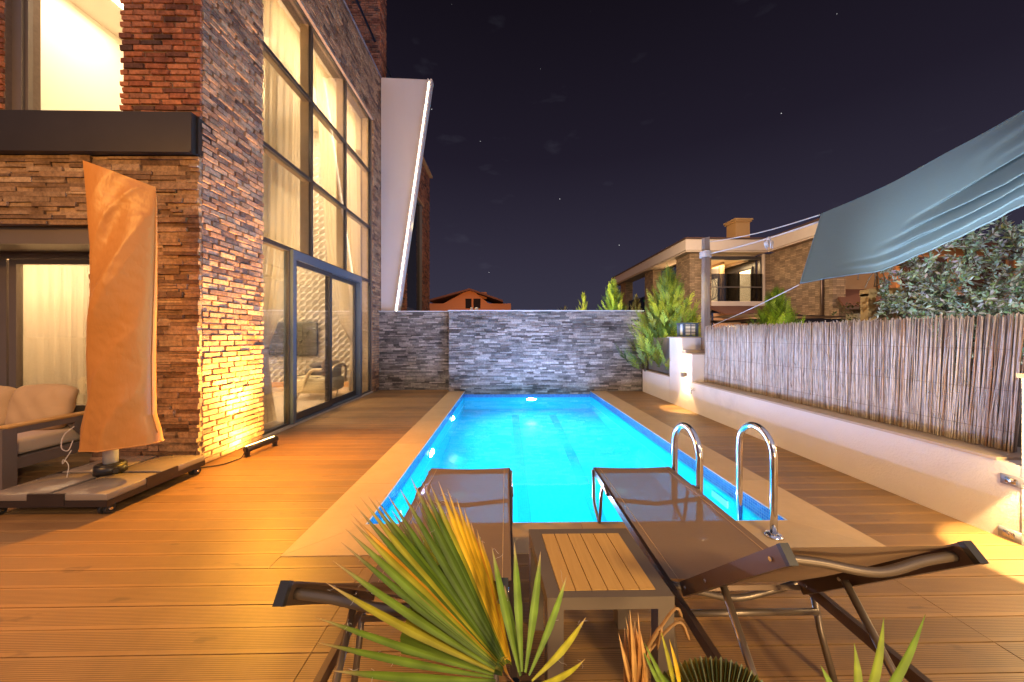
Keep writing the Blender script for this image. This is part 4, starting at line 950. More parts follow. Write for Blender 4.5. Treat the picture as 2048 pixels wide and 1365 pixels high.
s = MB(); s.box(15.0, 22.5, 13.3, 13.5, 2.4, 4.9); s.box(15.0, 22.5, 13.2, 13.3, 0, 2.2); s.build('wall', om, oh)
for a, b_ in ((15.5, 17.6), (18.0, 20.0), (20.3, 22.2)):
    s = MB(); frame = [(a, b_, 3.0, 4.6)]
    s.box(a, b_, 13.24, 13.299, 3.0, 3.08); s.box(a, b_, 13.24, 13.299, 4.52, 4.6); s.box(a, a + .08, 13.24, 13.299, 3.081, 4.519); s.box(b_ - .08, b_, 13.24, 13.299, 3.081, 4.519); wn_ = s.build('window', mat('orange_frame', (.55, .24, .08), .6), oh)
    s = MB(); s.box(a + .081, b_ - .081, 13.26, 13.298, 3.081, 4.519); s.build('pane', mat('brown_glass', (.10, .045, .02), .2), wn_)
s = MB(); s.add([(14.6, 12.8, 4.9), (23.4, 12.8, 4.9), (23.4, 15, 5.6), (14.6, 15, 5.6)], [(0, 1, 2, 3)]); s.build('roof', M['roof'], oh, thick=.12)
s = MB(); s.box(11.2, 13.2, 9.4, 9.45, 1.7, 2.15); o = s.build('pale_panel', mat('beige_panel', (.62, .48, .32), .6)); tag(o, 'pale beige panel glimpsed behind the yellow wooden frame', 'panel')  # pale panel in place of the lit window behind the gateway
s = MB(); s.box(12.1, 12.16, 9.46, 9.52, 0, 2.1); s.build('post', M['steel2'], o)
lamp('POINT', (14.5, 10.5, 3.6), (0, 0, 0), 90, (1, .62, .32), None, shadow_soft_size=.3)
lamp('POINT', (9.0, 11.5, 1.5), (0, 0, 0), 60, (1, .55, .25), None, shadow_soft_size=.3)
lamp('SPOT', (4.5, 9.8, 5.5), (12, 16, 3.6), 1100, (1, .70, .45), None, shadow_soft_size=.4, spot_size=R(85), spot_blend=.8)  # added unseen spot to brighten the neighbour's house

# air conditioner
q = at(1729, 639, 8.0); acu = thing('air_conditioner', 'outdoor air conditioner grille beside the yellow wooden post', 'air conditioner', tuple(q))
s = MB(); s.rbox(q.x - .16, q.x + .16, q.y, q.y + .3, q.z - .35, q.z + .14, .015); s.build('casing', mat('ac_beige', (.50, .38, .26), .5), acu)
s = MB()
for k in range(7): s.box(q.x - .13, q.x + .13, q.y - .012, q.y - .001, q.z - .1 + k * .033, q.z - .09 + k * .033)
for k in range(5): s.box(q.x - .13 + k * .062, q.x - .122 + k * .062, q.y - .02, q.y - .0121, q.z - .1, q.z + .11)
s.build('grille', M['cream'], acu)
yf = thing('timber_gateway', 'rough yellow brown timber post and beam left of the olive tree', 'timber frame', (6.1, 5.6, 0))
s = MB(); s.box(6.0, 6.13, 5.55, 5.68, 0, 2.1); s.build('post', M['yelwood'], yf)
s = MB(); s.hexa([(6.0, 5.54, 2.06), (7.4, 5.54, 2.12), (7.4, 5.68, 2.12), (6.0, 5.69, 2.06), (6.0, 5.54, 2.17), (7.4, 5.54, 2.25), (7.4, 5.68, 2.25), (6.0, 5.69, 2.17)]); s.build('beam', M['yelwood'], yf)

# far house beyond the pool wall
fh = thing('far_house', 'distant terracotta gabled house above the left of the stone wall', 'house', (-4, 34, 0))
Y = 34; tm = mat('terracotta_wall', (.50, .20, .075), .85, var=.06)
a = at(856, 605, Y); b_ = at(1022, 605, Y); pk = at(940, 580, Y)
s = MB(); zt = at(0, 606, Y).z
s.box(a.x, b_.x, Y, Y + 6, 0, zt); s.hexa([(at(868, 0, Y).x, Y + .02, zt - .5), (b_.x - 1.6, Y + .02, zt - .5), (b_.x - 1.6, Y + 5, zt - .5), (at(868, 0, Y).x, Y + 5, zt - .5), (pk.x - .3, Y + .02, pk.z - .1), (pk.x + .3, Y + .02, pk.z - .1), (pk.x + .3, Y + 5, pk.z - .1), (pk.x - .3, Y + 5, pk.z - .1)]); s.build('wall', tm, fh)
s = MB(); l_ = at(860, 602, Y); r_ = at(1006, 603, Y)
for (p0, p1) in ((l_, pk), (pk, r_)):
    s.hexa([(p0.x, Y - .5, p0.z - .1), (p1.x, Y - .5, p1.z - .1), (p1.x, Y + 6, p1.z - .1), (p0.x, Y + 6, p0.z - .1), (p0.x, Y - .5, p0.z + .08), (p1.x, Y - .5, p1.z + .08), (p1.x, Y + 6, p1.z + .08), (p0.x, Y + 6, p0.z + .08)])
s.build('roof', M['roof'], fh)
s = MB(); s.box(at(938, 0, Y).x, at(972, 0, Y).x, Y + 1, Y + 2, pk.z - .8, pk.z - .1); s.build('chimney', tm, fh)
for x0, x1 in ((931, 943), (947, 961)):
    s = MB(); s.box(at(x0, 0, Y).x, at(x1, 0, Y).x, Y - .03, Y + .015, at(0, 616, Y).z, at(0, 596, Y).z); s.build('window', mat('far_dark_window', (.02, .015, .015), .8, spec=.1), fh)
lamp('POINT', (-3, 28, 5), (0, 0, 0), 300, (1, .45, .16), None, shadow_soft_size=.5)
wc = thing('wall_top_ornament', 'two small white jars standing beyond the top of the stone wall', 'jars', (-.75, 9.4, 1.9))
for px, w_ in ((943, .05), (953, .07)):
    q = at(px, 620, 9.4); s = MB(); s.cyl((q.x, q.y), w_, 1.9, 2.18, 12, r2=w_ * .6); s.build('jar', M['plaster'], wc)

# ------------------------------------------------------------------ plants
def spray(mb, base, dirv, L, up, rnd, cols):
    """one flat feathery conifer spray: a stem with alternating narrow leaflets"""
    d = Vector(dirv).normalized(); sd = d.cross(Vector(up)); sd = sd.normalized() if sd.length > .1 else Vector((1, 0, 0)); nn = sd.cross(d)
    n = max(5, int(L / .046)); c0 = rnd.choice(cols); k = rnd.uniform(.5, 1.4); c0 = tuple(x * k for x in c0)
    base = Vector(base); tip = base + d * L
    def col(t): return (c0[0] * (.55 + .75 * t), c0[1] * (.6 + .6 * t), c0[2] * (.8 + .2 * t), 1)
    w = L * .018
    mb.add([base - sd * w, base + sd * w, tip], [(0, 1, 2)], False, [col(.2), col(.2), col(1)])
    for i in range(n):
        t = (i + .5) / n; p = base.lerp(tip, t); ll = L * .42 * (1 - t * .82) * rnd.uniform(.8, 1.15) * min(1, t * 4 + .35)
        for sg in (-1, 1):
            v = (d * 1.0 + sd * sg * rnd.uniform(.55, .95) + nn * rnd.uniform(-.35, .35)).normalized(); q = p + v * ll
            s2 = v.cross(nn).normalized() * ll * .125; mdl = p.lerp(q, .45)
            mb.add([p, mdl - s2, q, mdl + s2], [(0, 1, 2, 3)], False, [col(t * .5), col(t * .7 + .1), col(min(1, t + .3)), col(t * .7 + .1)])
GR = [(.20, .33, .05), (.28, .40, .045), (.38, .47, .04), (.13, .24, .07), (.44, .50, .05)]
GRY = [(.34, .36, .04), (.40, .38, .045), (.26, .33, .04)]
def conifer(base, H, rad, label, n, seed, cols=GR, z0=0.0, name='conifer', Ls=.42):
    rnd = random.Random(seed); b = Vector(base)
    t = thing(name, label, 'tree', base, 'conifers around the pool walls')
    s = MB(); s.tube([b, b + Vector((.01, .01, H * .5)), b + Vector((0, .0, H * .93))], [.05 + H * .01, .03, .006], 7); s.build('trunk', M['soil'], t)
    s = MB()
    for i in range(n):
        q = rnd.random() ** .85; z = z0 + (H - z0) * q; a = rnd.uniform(0, 2 * math.pi)
        prof = rad * (1 - q) ** .92 * (.75 + .35 * rnd.random()) * (.55 + .45 * min(1, q * 5 + .3))
        start = rnd.uniform(.05, .75) * prof; el = lerp(.75, 1.3, q) + rnd.uniform(-.2, .25)
        dr = Vector((math.cos(a) * math.cos(el), math.sin(a) * math.cos(el), math.sin(el)))
        p = b + Vector((math.cos(a) * start, math.sin(a) * start, z))
        L = max(.10, min(Ls * rnd.uniform(.6, 1.2) * (1 - .45 * q), (prof - start) / max(.2, math.cos(el)) + .12))
        spray(s, p, dr, L, (rnd.uniform(-.5, .5), rnd.uniform(-.5, .5), 1), rnd, cols)
    spray(s, b + Vector((0, 0, H - .28)), (0, 0, 1), .3, (0, 1, 0), rnd, cols); spray(s, b + Vector((0, 0, H - .28)), (0, 0, 1), .3, (1, 0, 0), rnd, cols)
    s.build('crown', M['leaf'], t); return t
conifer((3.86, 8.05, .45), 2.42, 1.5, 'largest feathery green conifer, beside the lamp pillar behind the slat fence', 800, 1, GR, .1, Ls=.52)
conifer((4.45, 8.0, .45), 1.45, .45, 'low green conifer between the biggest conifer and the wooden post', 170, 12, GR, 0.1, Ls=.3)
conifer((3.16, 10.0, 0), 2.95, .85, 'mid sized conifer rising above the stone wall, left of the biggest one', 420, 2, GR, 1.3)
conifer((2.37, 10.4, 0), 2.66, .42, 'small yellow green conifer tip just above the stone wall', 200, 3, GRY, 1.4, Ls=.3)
conifer((3.72, 9.7, 0), 2.5, .4, 'low conifer between the two larger conifers, orange light put into its leaf colour', 170, 4, [(.25, .20, .04), (.22, .15, .03)], 1.3, Ls=.3)  # leaf colours carry the orange light falling on this plant
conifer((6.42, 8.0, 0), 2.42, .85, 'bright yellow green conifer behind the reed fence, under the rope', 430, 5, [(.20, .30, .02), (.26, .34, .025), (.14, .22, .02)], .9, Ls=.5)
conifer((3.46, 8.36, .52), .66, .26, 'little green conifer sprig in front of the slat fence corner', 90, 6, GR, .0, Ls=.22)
lamp('SPOT', (2.2, 4.2, 3.4), (3.9, 8.1, 1.7), 420, (1, .88, .50), None, shadow_soft_size=.05, spot_size=R(26), spot_blend=.6)  # added unseen spots to brighten the conifers, here and below
lamp('SPOT', (1.6, 9.15, 2.3), (3.0, 10.2, 2.4), 130, (.95, 1, .6), None, shadow_soft_size=.05, spot_size=R(80), spot_blend=.8)
lamp('SPOT', (5.2, 6.4, 1.2), (6.4, 8.0, 2.0), 70, (1, .95, .45), None, shadow_soft_size=.05, spot_size=R(90), spot_blend=.8)
lamp('SPOT', (2.9, 1.2, 1.95), (6.9, 4.9, 2.25), 420, (.92, .97, 1), None, shadow_soft_size=.0, spot_size=R(48), spot_blend=.9)  # added unseen spot to brighten the olive tree
# climbing sprigs on the slat fence
s = MB(); rr = random.Random(9)
for i in range(46):
    y = rr.gauss(7.75, .16); z = rr.uniform(.75, 1.2); spray(s, (3.47, y, z), (rr.uniform(-.5, -.1), rr.gauss(0, .7), rr.uniform(.2, 1)), rr.uniform(.07, .14), (1, 0, 0), rr, GR)
o = s.build('climber', M['leaf']); tag(o, 'thin green climbing sprigs on the grey slat fence', 'climbing plant')
s = MB(); rr = random.Random(10); yb = Vector((1.70, 10.0, 2.0))
for i in range(46):
    a = rr.uniform(0, 6.28); el = rr.uniform(.1, 1.3); dr = Vector((math.cos(a) * math.cos(el), math.sin(a) * math.cos(el), math.sin(el))); L = rr.uniform(.26, .36); sd = dr.cross(Vector((0, 0, 1))).normalized() * .014
    c = rr.choice([(.22, .26, .12, 1), (.32, .30, .12, 1), (.12, .18, .10, 1)]); s.add([yb - sd, yb + sd, yb + dr * L * .6 + sd * .8, yb + dr * L - Vector((0, 0, .02)), yb + dr * L * .6 - sd * .8], [(0, 1, 2, 3, 4)], False, c)
yu = thing('yucca', 'spiky yucca head just showing above the stone wall', 'plant', (1.7, 10, 0)); s.build('leaves', M['leaf'], yu)
s = MB(); s.tube([(1.7, 10, 0), (1.7, 10, 2.02)], [.07, .05], 8); s.build('trunk', M['soil'], yu)

# olive tree
ot = thing('olive_tree', 'silvery olive tree leaning over the near end of the reed fence', 'tree', (7.2, 4.9, 0))
rr = random.Random(31); s = MB(); lf = MB()
root = Vector((7.25, 4.9, 0)); s.tube(catmull([root, (7.2, 4.9, .6), (7.3, 4.85, 1.2)]), [.10, .095, .09, .088, .085, .08, .078, .076, .074, .072, .07, .068, .066], 9)
OC = [(.30, .38, .33), (.38, .46, .42), (.18, .24, .15), (.46, .54, .50), (.22, .25, .10)]
def olive_branch(p, d, L, depth):
    d = d.normalized(); pts = [p]; q = p; dd = d
    for i in range(4):
        dd = (dd + Vector((rr.gauss(0, .16), rr.gauss(0, .16), rr.gauss(-.02, .1)))).normalized(); q = q + dd * L / 4; pts.append(q)
    if pts[-1].x / pts[-1].y > 1.09: s.tube(pts, [.006 + .012 * depth * (1 - i * .2) for i in range(5)], 5)
    if depth > 0:
        for i in range(7 if depth > 1 else 7):
            k = rr.randint(1, 4); olive_branch(pts[k], dd + Vector((rr.gauss(0, .75), rr.gauss(0, .75), rr.gauss(.05, .55))), L * rr.uniform(.5, .75), depth - 1)
    if depth <= 1:
        for i in range(64 if depth == 0 else 24):
            t = rr.random(); k = min(3, int(t * 4)); pp = pts[k].lerp(pts[k + 1], t * 4 - k)
            v = (dd + Vector((rr.gauss(0, .8), rr.gauss(0, .8), rr.gauss(0, .8)))).normalized(); ll = rr.uniform(.055, .095)
            if pp.x / (pp.y + .0176 * pp.x) < 1.105 + .03 * noise.noise(pp * 3): continue
            sd = v.cross(Vector((rr.gauss(0, 1), rr.gauss(0, 1), rr.gauss(0, 1)))).normalized() * ll * .17
            c = rr.choice(OC); c = (*[x * rr.uniform(.75, 1.2) for x in c], 1); lf.add([pp, pp + v * ll * .5 - sd, pp + v * ll, pp + v * ll * .5 + sd], [(0, 1, 2, 3)], False, c)
tp_ = Vector((7.3, 4.85, 1.2))
for d_, L_ in (((-1.2, .1, .22), 1.6), ((-1.2, 0, .5), 1.6), ((-1.0, -.2, .75), 1.5), ((-.9, .1, .5), 1.2), ((-.6, -.2, .9), 1.2), ((-.1, .1, 1), 1.3), ((.5, 0, .9), 1.4), ((.9, -.2, .5), 1.3), ((-1.0, .1, .15), 1.15), ((.2, -.6, .8), 1.2), ((.9, -.3, 1.2), 1.5), ((.4, .2, .3), 1.2), ((-.4, -.3, .3), 1.0)):
    olive_branch(tp_, Vector(d_), L_, 2)
s.build('trunk', mat('olive_bark', (.13, .10, .075), .9, bs=.6), ot); lf.build('crown', M['leaf'], ot)

# low hedge under the olive tree, beyond the fence
s = MB(); rr = random.Random(33)
for i in range(5200):
    x = rr.uniform(6.3, 9.6); y = rr.uniform(5.4, 6.6); z = rr.uniform(.9, 1.72 + .22 * math.sin(x * 2.2) + .10 * math.sin(x * 7)); v = Vector((rr.gauss(0, 1), rr.gauss(0, 1), rr.gauss(.3, 1))).normalized(); ll = rr.uniform(.04, .08); sd = v.cross(Vector((rr.gauss(0, 1), rr.gauss(0, 1), rr.gauss(0, 1)))).normalized() * ll * .22
    c = rr.choice([(.10, .12, .03, 1), (.14, .11, .03, 1), (.06, .09, .025, 1), (.22, .16, .05, 1)]); pp = Vector((x, y, z)); s.add([pp, pp + v * ll * .5 - sd, pp + v * ll, pp + v * ll * .5 + sd], [(0, 1, 2, 3)], False, c)
hg = thing('hedge', 'dark tangled shrub filling the gap under the olive tree behind the fence', 'shrub', (7.5, 6, 0)); s.build('foliage', M['leaf'], hg)
s = MB()
for i in range(26):
    x = 6.3 + i * .125; s.tube([(x, 6, 0), (x + rr.gauss(0, .1), 6 + rr.gauss(0, .2), .8), (x + rr.gauss(0, .2), 6 + rr.gauss(0, .3), 1.5)], [.02, .014, .005], 5)
s.build('stems', M['soil'], hg)

# ------------------------------------------------------------------ sofa at the left
so = thing('garden_sofa', 'outdoor sofa with cream cushions and grey metal frame by the ground floor window', 'sofa', (-5.6, 3.5, 0))
sx0, sx1, sy0, sy1 = -6.9, -4.50, 3.13, 3.93
mt_ = M['metalgrey']
s = MB(); s.box(sx0, sx1 - .07, sy0 + .03, sy0 + .07, .17, .27); s.box(sx0, sx1 - .07, sy1 - .07, sy1 - .03, .17, .27); s.box(sx1 - .069, sx1 - .02, sy0 + .10, sy1 - .03, .17, .27); s.box(sx0, sx1 - .07, sy0 + .071, sy1 - .071, .24, .265)
s.build('base_frame', mt_, so)
s = MB(); s.box(sx1 - .09, sx1, sy0, sy0 + .095, 0, .555); s.build('arm_post', mt_, so)
s = MB(); s.box(sx1 - .09, sx1, sy0 + .096, sy1 - .04, .50, .555)
s.hexa([(sx1 - .075, sy1 - .30, .50), (sx1 - .015, sy1 - .30, .50), (sx1 - .015, sy1 - .14, .50), (sx1 - .075, sy1 - .14, .50), (sx1 - .075, sy1 - .34, .501), (sx1 - .015, sy1 - .34, .501), (sx1 - .015, sy1 - .16, .501), (sx1 - .075, sy1 - .16, .501)])
s.bar((sx1 - .045, sy1 - .26, .50), (sx1 - .045, sy1 + .12, .0), .06, .075, (0, 1, 0)); s.build('arm_frame', mt_, so)
s = MB(); s.rbox(sx1 - .10, sx1 + .01, sy0 + .03, sy1 - .1, .556, .582, .008); s.build('armrest', M['teak'], so)
s = MB(); s.rbox(sx1 - 1.12, sx1 - .10, sy0 + .02, sy1 - .12, .27, .42, .04, 3); s.build('seat_cushion', M['seatfab'], so)
s = MB(); s.rbox(sx0 + .1, sx1 - 1.13, sy0 + .02, sy1 - .12, .27, .42, .04, 3); s.build('seat_cushion', M['seatfab'], so)
def cushion(cx, cy, cz, rx, rz, tilt, seed):
    mb = MB(); ct, st = math.cos(tilt), math.sin(tilt)
    def spw(x, e): return math.copysign(abs(x) ** e, x)
    def fn(u, v):
        a = u * 2 * math.pi; b = (v - .5) * math.pi
        x = spw(math.cos(b), .8) * spw(math.cos(a), .38); z = spw(math.cos(b), .8) * spw(math.sin(a), .38); y = spw(math.sin(b), 1.0)
        edge = max(abs(x), abs(z)); x *= rx * (1 - .03 * math.cos(z * 2)); z *= rz * (1 + .05 * math.cos(x * 9))
        y = y * .115 + .012 * noise.noise(Vector((x * 5, z * 5, seed))) + .012 * math.sin(x * 46 + seed) * max(0, z / rz) ** 2 + .006 * math.sin(x * 30 + z * 26)
        yy = y * ct - z * st * -1; zz = z * ct - y * st
        return (cx + x, cy + yy, cz + zz)
    mb.grid(fn, 96, 36); return mb
cushion(sx1 - .42, sy1 - .22, .645, .315, .235, .22, 1).build('back_cushion', M['cushion'], so)
cushion(sx1 - 1.06, sy1 - .19, .635, .315, .225, .18, 5).build('back_cushion', M['cushion'], so)
s = MB(); s.box(sx0, sx1 - .1, sy1 - .02, sy1 + .02, .3, .62); s.build('back_frame', mt_, so)
lt_ = thing('low_table', 'low pale topped coffee table partly hidden behind the parasol base', 'table', (-4.75, 4.0, 0))

s = MB(); s.rbox(-4.35, -3.75, 3.62, 3.66, .10, .13, .005); 
s = MB(); s.rbox(-5.4, -4.62, 2.3, 2.9, .0, .0, .0) if False else None
bpy.data.objects.remove(lt_)

# ------------------------------------------------------------------ covered cantilever parasol on a wheeled base
ub = thing('covered_parasol', 'folded cantilever parasol in tan cover on a wheeled slab base', 'parasol', (-3.56, 3.14, 0))
bx0, bx1, by0, by1 = -4.01, -3.09, 2.70, 3.56; tz = .175
stone = mat('slab_stone', (.27, .23, .185), .18, var=.22, vs=1.6, stretch=(1, 3, 1), spec=.6)
cxm, cym = (bx0 + bx1) / 2, (by0 + by1) / 2
for (a, b_, c_, d_) in ((bx0, cxm - .02, by0, cym - .02), (cxm + .02, bx1, by0, cym - .02), (bx0, cxm - .02, cym + .02, by1), (cxm + .02, bx1, cym + .02, by1)):
    s = MB(); s.rbox(a, b_, c_, d_, .122, tz, .006); s.build('slab', stone, ub)
s = MB(); s.box(bx0 + .01, bx1 - .01, by0 + .01, by1 - .01, .085, .1215)
for (a, b_, c_, d_) in ((cxm - .14, cxm + .14, by0 - .006, by0 + .009), (bx1 - .009, bx1 + .006, cym - .14, cym + .14), (cxm - .14, cxm + .14, by1 - .009, by1 + .006), (bx0 - .006, bx0 + .009, cym - .14, cym + .14)):
    s.box(a, b_, c_, d_, .085, .178)
s.box(bx0, bx1, by0 - .003, by0 + .009, .075, .1215); s.box(bx1 - .009, bx1 + .003, by0, by1, .075, .1215)
s.box(cxm - .019, cxm + .019, by0 + .01, by1 - .01, .122, .165); s.box(bx0 + .01, cxm - .0195, cym - .019, cym + .019, .122, .165); s.box(cxm + .0195, bx1 - .01, cym - .019, cym + .019, .122, .165)
s.build('base_frame', mat('base_steel', (.05, .038, .034), .4, .4), ub)
for x, y in ((bx1 - .06, by0 + .05), (bx1 - .05, by1 - .06), (bx0 + .1, by0 + .05), (bx0 + .1, by1 - .06), (-3.98, by0 + .04)):
    if x == bx0 + .1 and y < 3: continue
    s = MB()
    for o_ in (-.022, .022): s.tube([(x - .012 + o_, y, .038), (x + .012 + o_, y, .038)], .036, 16)
    cs = s.build('caster', M['rubber'], ub); q = MB(); q.box(x - .008, x + .008, y - .02, y + .02, .02, .084); q.tube([(x - .036, y, .038), (x + .038, y, .038)], .012, 8); q.build('caster_fork', M['chrome'], cs)
s = MB(); s.tube([(cxm, cym, .176), (cxm, cym, .25)], [.105, .10], 28); s.tube([(cxm, cym, .25), (cxm, cym, .262)], [.10, .085], 28); s.tube([(cxm + .09, cym - .05, .21), (cxm + .125, cym - .07, .21)], .018, 10); s.build('pole_clamp', M['plastic'], ub)
s = MB(); s.tube([(cxm, cym, .26), (cxm, cym, 2.6)], .048, 24); s.build('pole', mat('white_pole', (.66, .64, .62), .35), ub)
# the cover: flattened bag with folds
def cov(u, v):
    # v along height, silhouette edges taken in metres at the parasol's distance
    z = lerp(.40, 2.96, v)
    L = interp([.40, .6, .85, 1.2, 1.7, 2.2, 2.6, 2.96], [-3.74, -3.73, -3.67, -3.68, -3.665, -3.68, -3.72, -3.76], z)
    Rr = interp([.40, .52, .7, 1.2, 1.7, 2.2, 2.62, 2.78], [-3.085, -3.10, -3.145, -3.15, -3.135, -3.12, -3.115, -3.12], z)
    ztop = 0
    a = u * 2 * math.pi
    cx = (L + Rr) / 2; hx = (Rr - L) / 2; hy = .125 * interp([0, .06, .5, .8, 1], [1.0, .95, .8, .4, .05], v)
    ca, sa = math.cos(a), math.sin(a); x = cx + hx * math.copysign(abs(ca) ** .75, ca); y = 3.10 + hy * math.copysign(abs(sa) ** .9, sa)
    # slanted top: the right side is lower; hem rises to the right
    tr_ = (x + 3.76) / .65
    z2 = z
    if v > .80: z2 = z - (v - .80) / .20 * .24 * tr_
    if v < .12: z2 = z + (1 - v / .12) * (.055 * tr_)
    w1 = noise.noise(Vector((x * 1.3, z * .8, 2))); w2 = noise.noise(Vector((x * 2, z * 1.5, 7))); tq = max(0, min(1, (x - L) / (Rr - L)))
    f = .048 * (1 - abs(math.sin(x * 5.0 - z * 1.9 + 1.0 + 1.6 * w1))) + .026 * (1 - abs(math.sin(x * 9 - z * 3.4 + 2 + 2.4 * w1))) ** 1.5 + .014 * math.sin(x * 11 - z * 5.5 + 3 * w2) + .005 * math.sin(z * 46 + 5 * w2) * max(0, tq - .72) / .28 + .004 * noise.noise(Vector((x * 14 + z * 9, z * 13 - x * 4, 5)))
    dv = math.sin(max(0, min(1, (x - L) / (Rr - L))) * math.pi)
    y += f * dv * (-1 if sa < 0 else 1) * (1 if sa < 0 else -.5)
    return (x, y, z2)
s = MB(); s.grid(cov, 150, 150); 
m = mat('cover_fabric', (.54, .245, .06), .45, var=.10, vs=1.5, bs=.25, bscale=180, spec=.5)
nt = m.node_tree; b = nt.nodes['Principled BSDF']
def ridged(vec, sc):
    q = noi(nt, vec, sc, 3, .55); a1 = N(nt, 'ShaderNodeMath', operation='SUBTRACT'); a1.inputs[1].default_value = .5; nt.links.new(q, a1.inputs[0]); a2 = N(nt, 'ShaderNodeMath', operation='ABSOLUTE'); nt.links.new(a1.outputs[0], a2.inputs[0]); return a2.outputs[0]
co2 = N(nt, 'ShaderNodeMapping'); co2.inputs['Scale'].default_value = (1.6, 1, .7); co2.inputs['Rotation'].default_value = (0, -.5, 0); t2 = N(nt, 'ShaderNodeTexCoord'); nt.links.new(t2.outputs['Object'], co2.inputs[0])
pv = bump(nt, b, ridged(co2.outputs[0], 4.5), .26, .05); bump(nt, b, ridged(t2.outputs['Object'], 14), .14, .01, pv); s.build('cover', m, ub)
s = MB(); s.tube([cov(i / 60, 0.0) for i in range(61)], .006, 5); s.tube([tuple(Vector(cov(.5 + .49, j / 50)) + Vector((.004, 0, 0))) for j in range(2, 49)], .0045, 5); s.build('hem', m, ub)
s = MB(); s.tube(catmull([(-3.71, 3.0, .62), (-3.76, 2.97, .55), (-3.765, 2.96, .45), (-3.735, 2.98, .42), (-3.72, 3.0, .5)]), .0035, 6)
s.tube(catmull([(-3.72, 2.99, .42), (-3.75, 2.97, .34), (-3.77, 2.97, .31), (-3.75, 2.96, .35), (-3.72, 2.97, .30), (-3.72, 2.96, .20)]), .003, 6); s.build('drawstring', M['rope'], ub)

# ------------------------------------------------------------------ wall washer on the deck
wa = thing('wall_washer_lamp', 'black bar floodlight on the deck shining up the brick corner', 'floodlight', (-2.96, 4.14, 0))
a = Vector((-3.00, 3.99, .085)); b_ = Vector((-2.94, 4.42, .085))
s = MB(); s.tube([a, b_], .036, 18); s.build('housing', M['black'], wa)
dirl = (b_ - a).normalized(); sdl = Vector((-dirl.y, dirl.x, 0))
s = MB(); k = (sdl * .5 + Vector((0, 0, .87))).normalized(); s.bar(a + k * .0365 + dirl * .02, b_ + k * .0365 - dirl * .02, .022, .004, k); s.build('lens', emis('flood_lens', (1, .70, .25), 12), wa)
for e_ in (a + dirl * .02, b_ - dirl * .02):
    s = MB(); s.bar(e_ - Vector((0, 0, .083)), e_ + Vector((0, 0, .01)), .02, .055, dirl); s.box(e_.x - .035, e_.x + .035, e_.y - .012, e_.y + .012, .001, .007); s.build('bracket', M['black'], wa)
s = MB(); s.tube(catmull([a, (-3.0, 3.93, .02), (-3.03, 3.87, .008), (-3.05, 3.78, .008), (-3.10, 3.72, .008), (-3.22, 3.66, .008), (-3.4, 3.6, .008)]), .006, 6); s.build('cable', M['rubber'], wa)
mid = (a + b_) / 2 + k * .05
WCOL = (1, .54, .10)
lo = lamp('AREA', mid, mid + Vector((-.42, 0, .9)), 30, WCOL, wa, shape='RECTANGLE', size=.05, size_y=.38)
lamp('SPOT', mid + Vector((0, 0, .02)), mid + Vector((-.10, .0, .99)), 900, (1, .47, .055), wa, spot_size=R(84), spot_blend=.8, shadow_soft_size=.03)
sp1 = lamp('SPOT', mid + Vector((.18, 0, 1.5)), mid + Vector((1.2, -1.1, 0)), 190, (1, .42, .03), wa, shadow_soft_size=.0, spot_size=R(150), spot_blend=1); sp1.data.specular_factor = .25  # added unseen fill above the floodlight, standing in for wall bounce on the deck

# ------------------------------------------------------------------ pool ladder
ld = thing('pool_ladder', 'polished steel pool ladder with two arched handrails at the near right corner', 'pool ladder', (1.61, 2.45, 0))
for x in (1.345, 1.868):
    ya, yb, zt = 2.35, 2.70, .545; rr_ = (yb - ya) / 2; pts = [(x, ya, .0), (x, ya, .2), (x, ya, zt)]
    for i in range(1, 16):
        t = math.pi * i / 16; pts.append((x, (ya + yb) / 2 - rr_ * math.cos(t), zt + rr_ * math.sin(t) * 1.05))
    pts += [(x, yb, zt), (x, yb, .1), (x, yb, -.5), (x, yb, -.95), (x, yb - .05, -1.15)]
    s = MB(); s.tube(pts, .0225, 18); s.build('handrail', M['chrome'], ld)
    s = MB(); s.tube([(x, ya, .0035), (x, ya, .012), (x, ya, .022), (x, ya, .026)], [.058, .056, .044, .026], 28); s.build('flange', M['chrome'], ld)
for z in (-.35, -.6, -.85):
    s = MB(); s.rbox(1.345, 1.868, 2.66, 2.74, z, z + .03, .008); s.build('step', M['chrome'], ld)

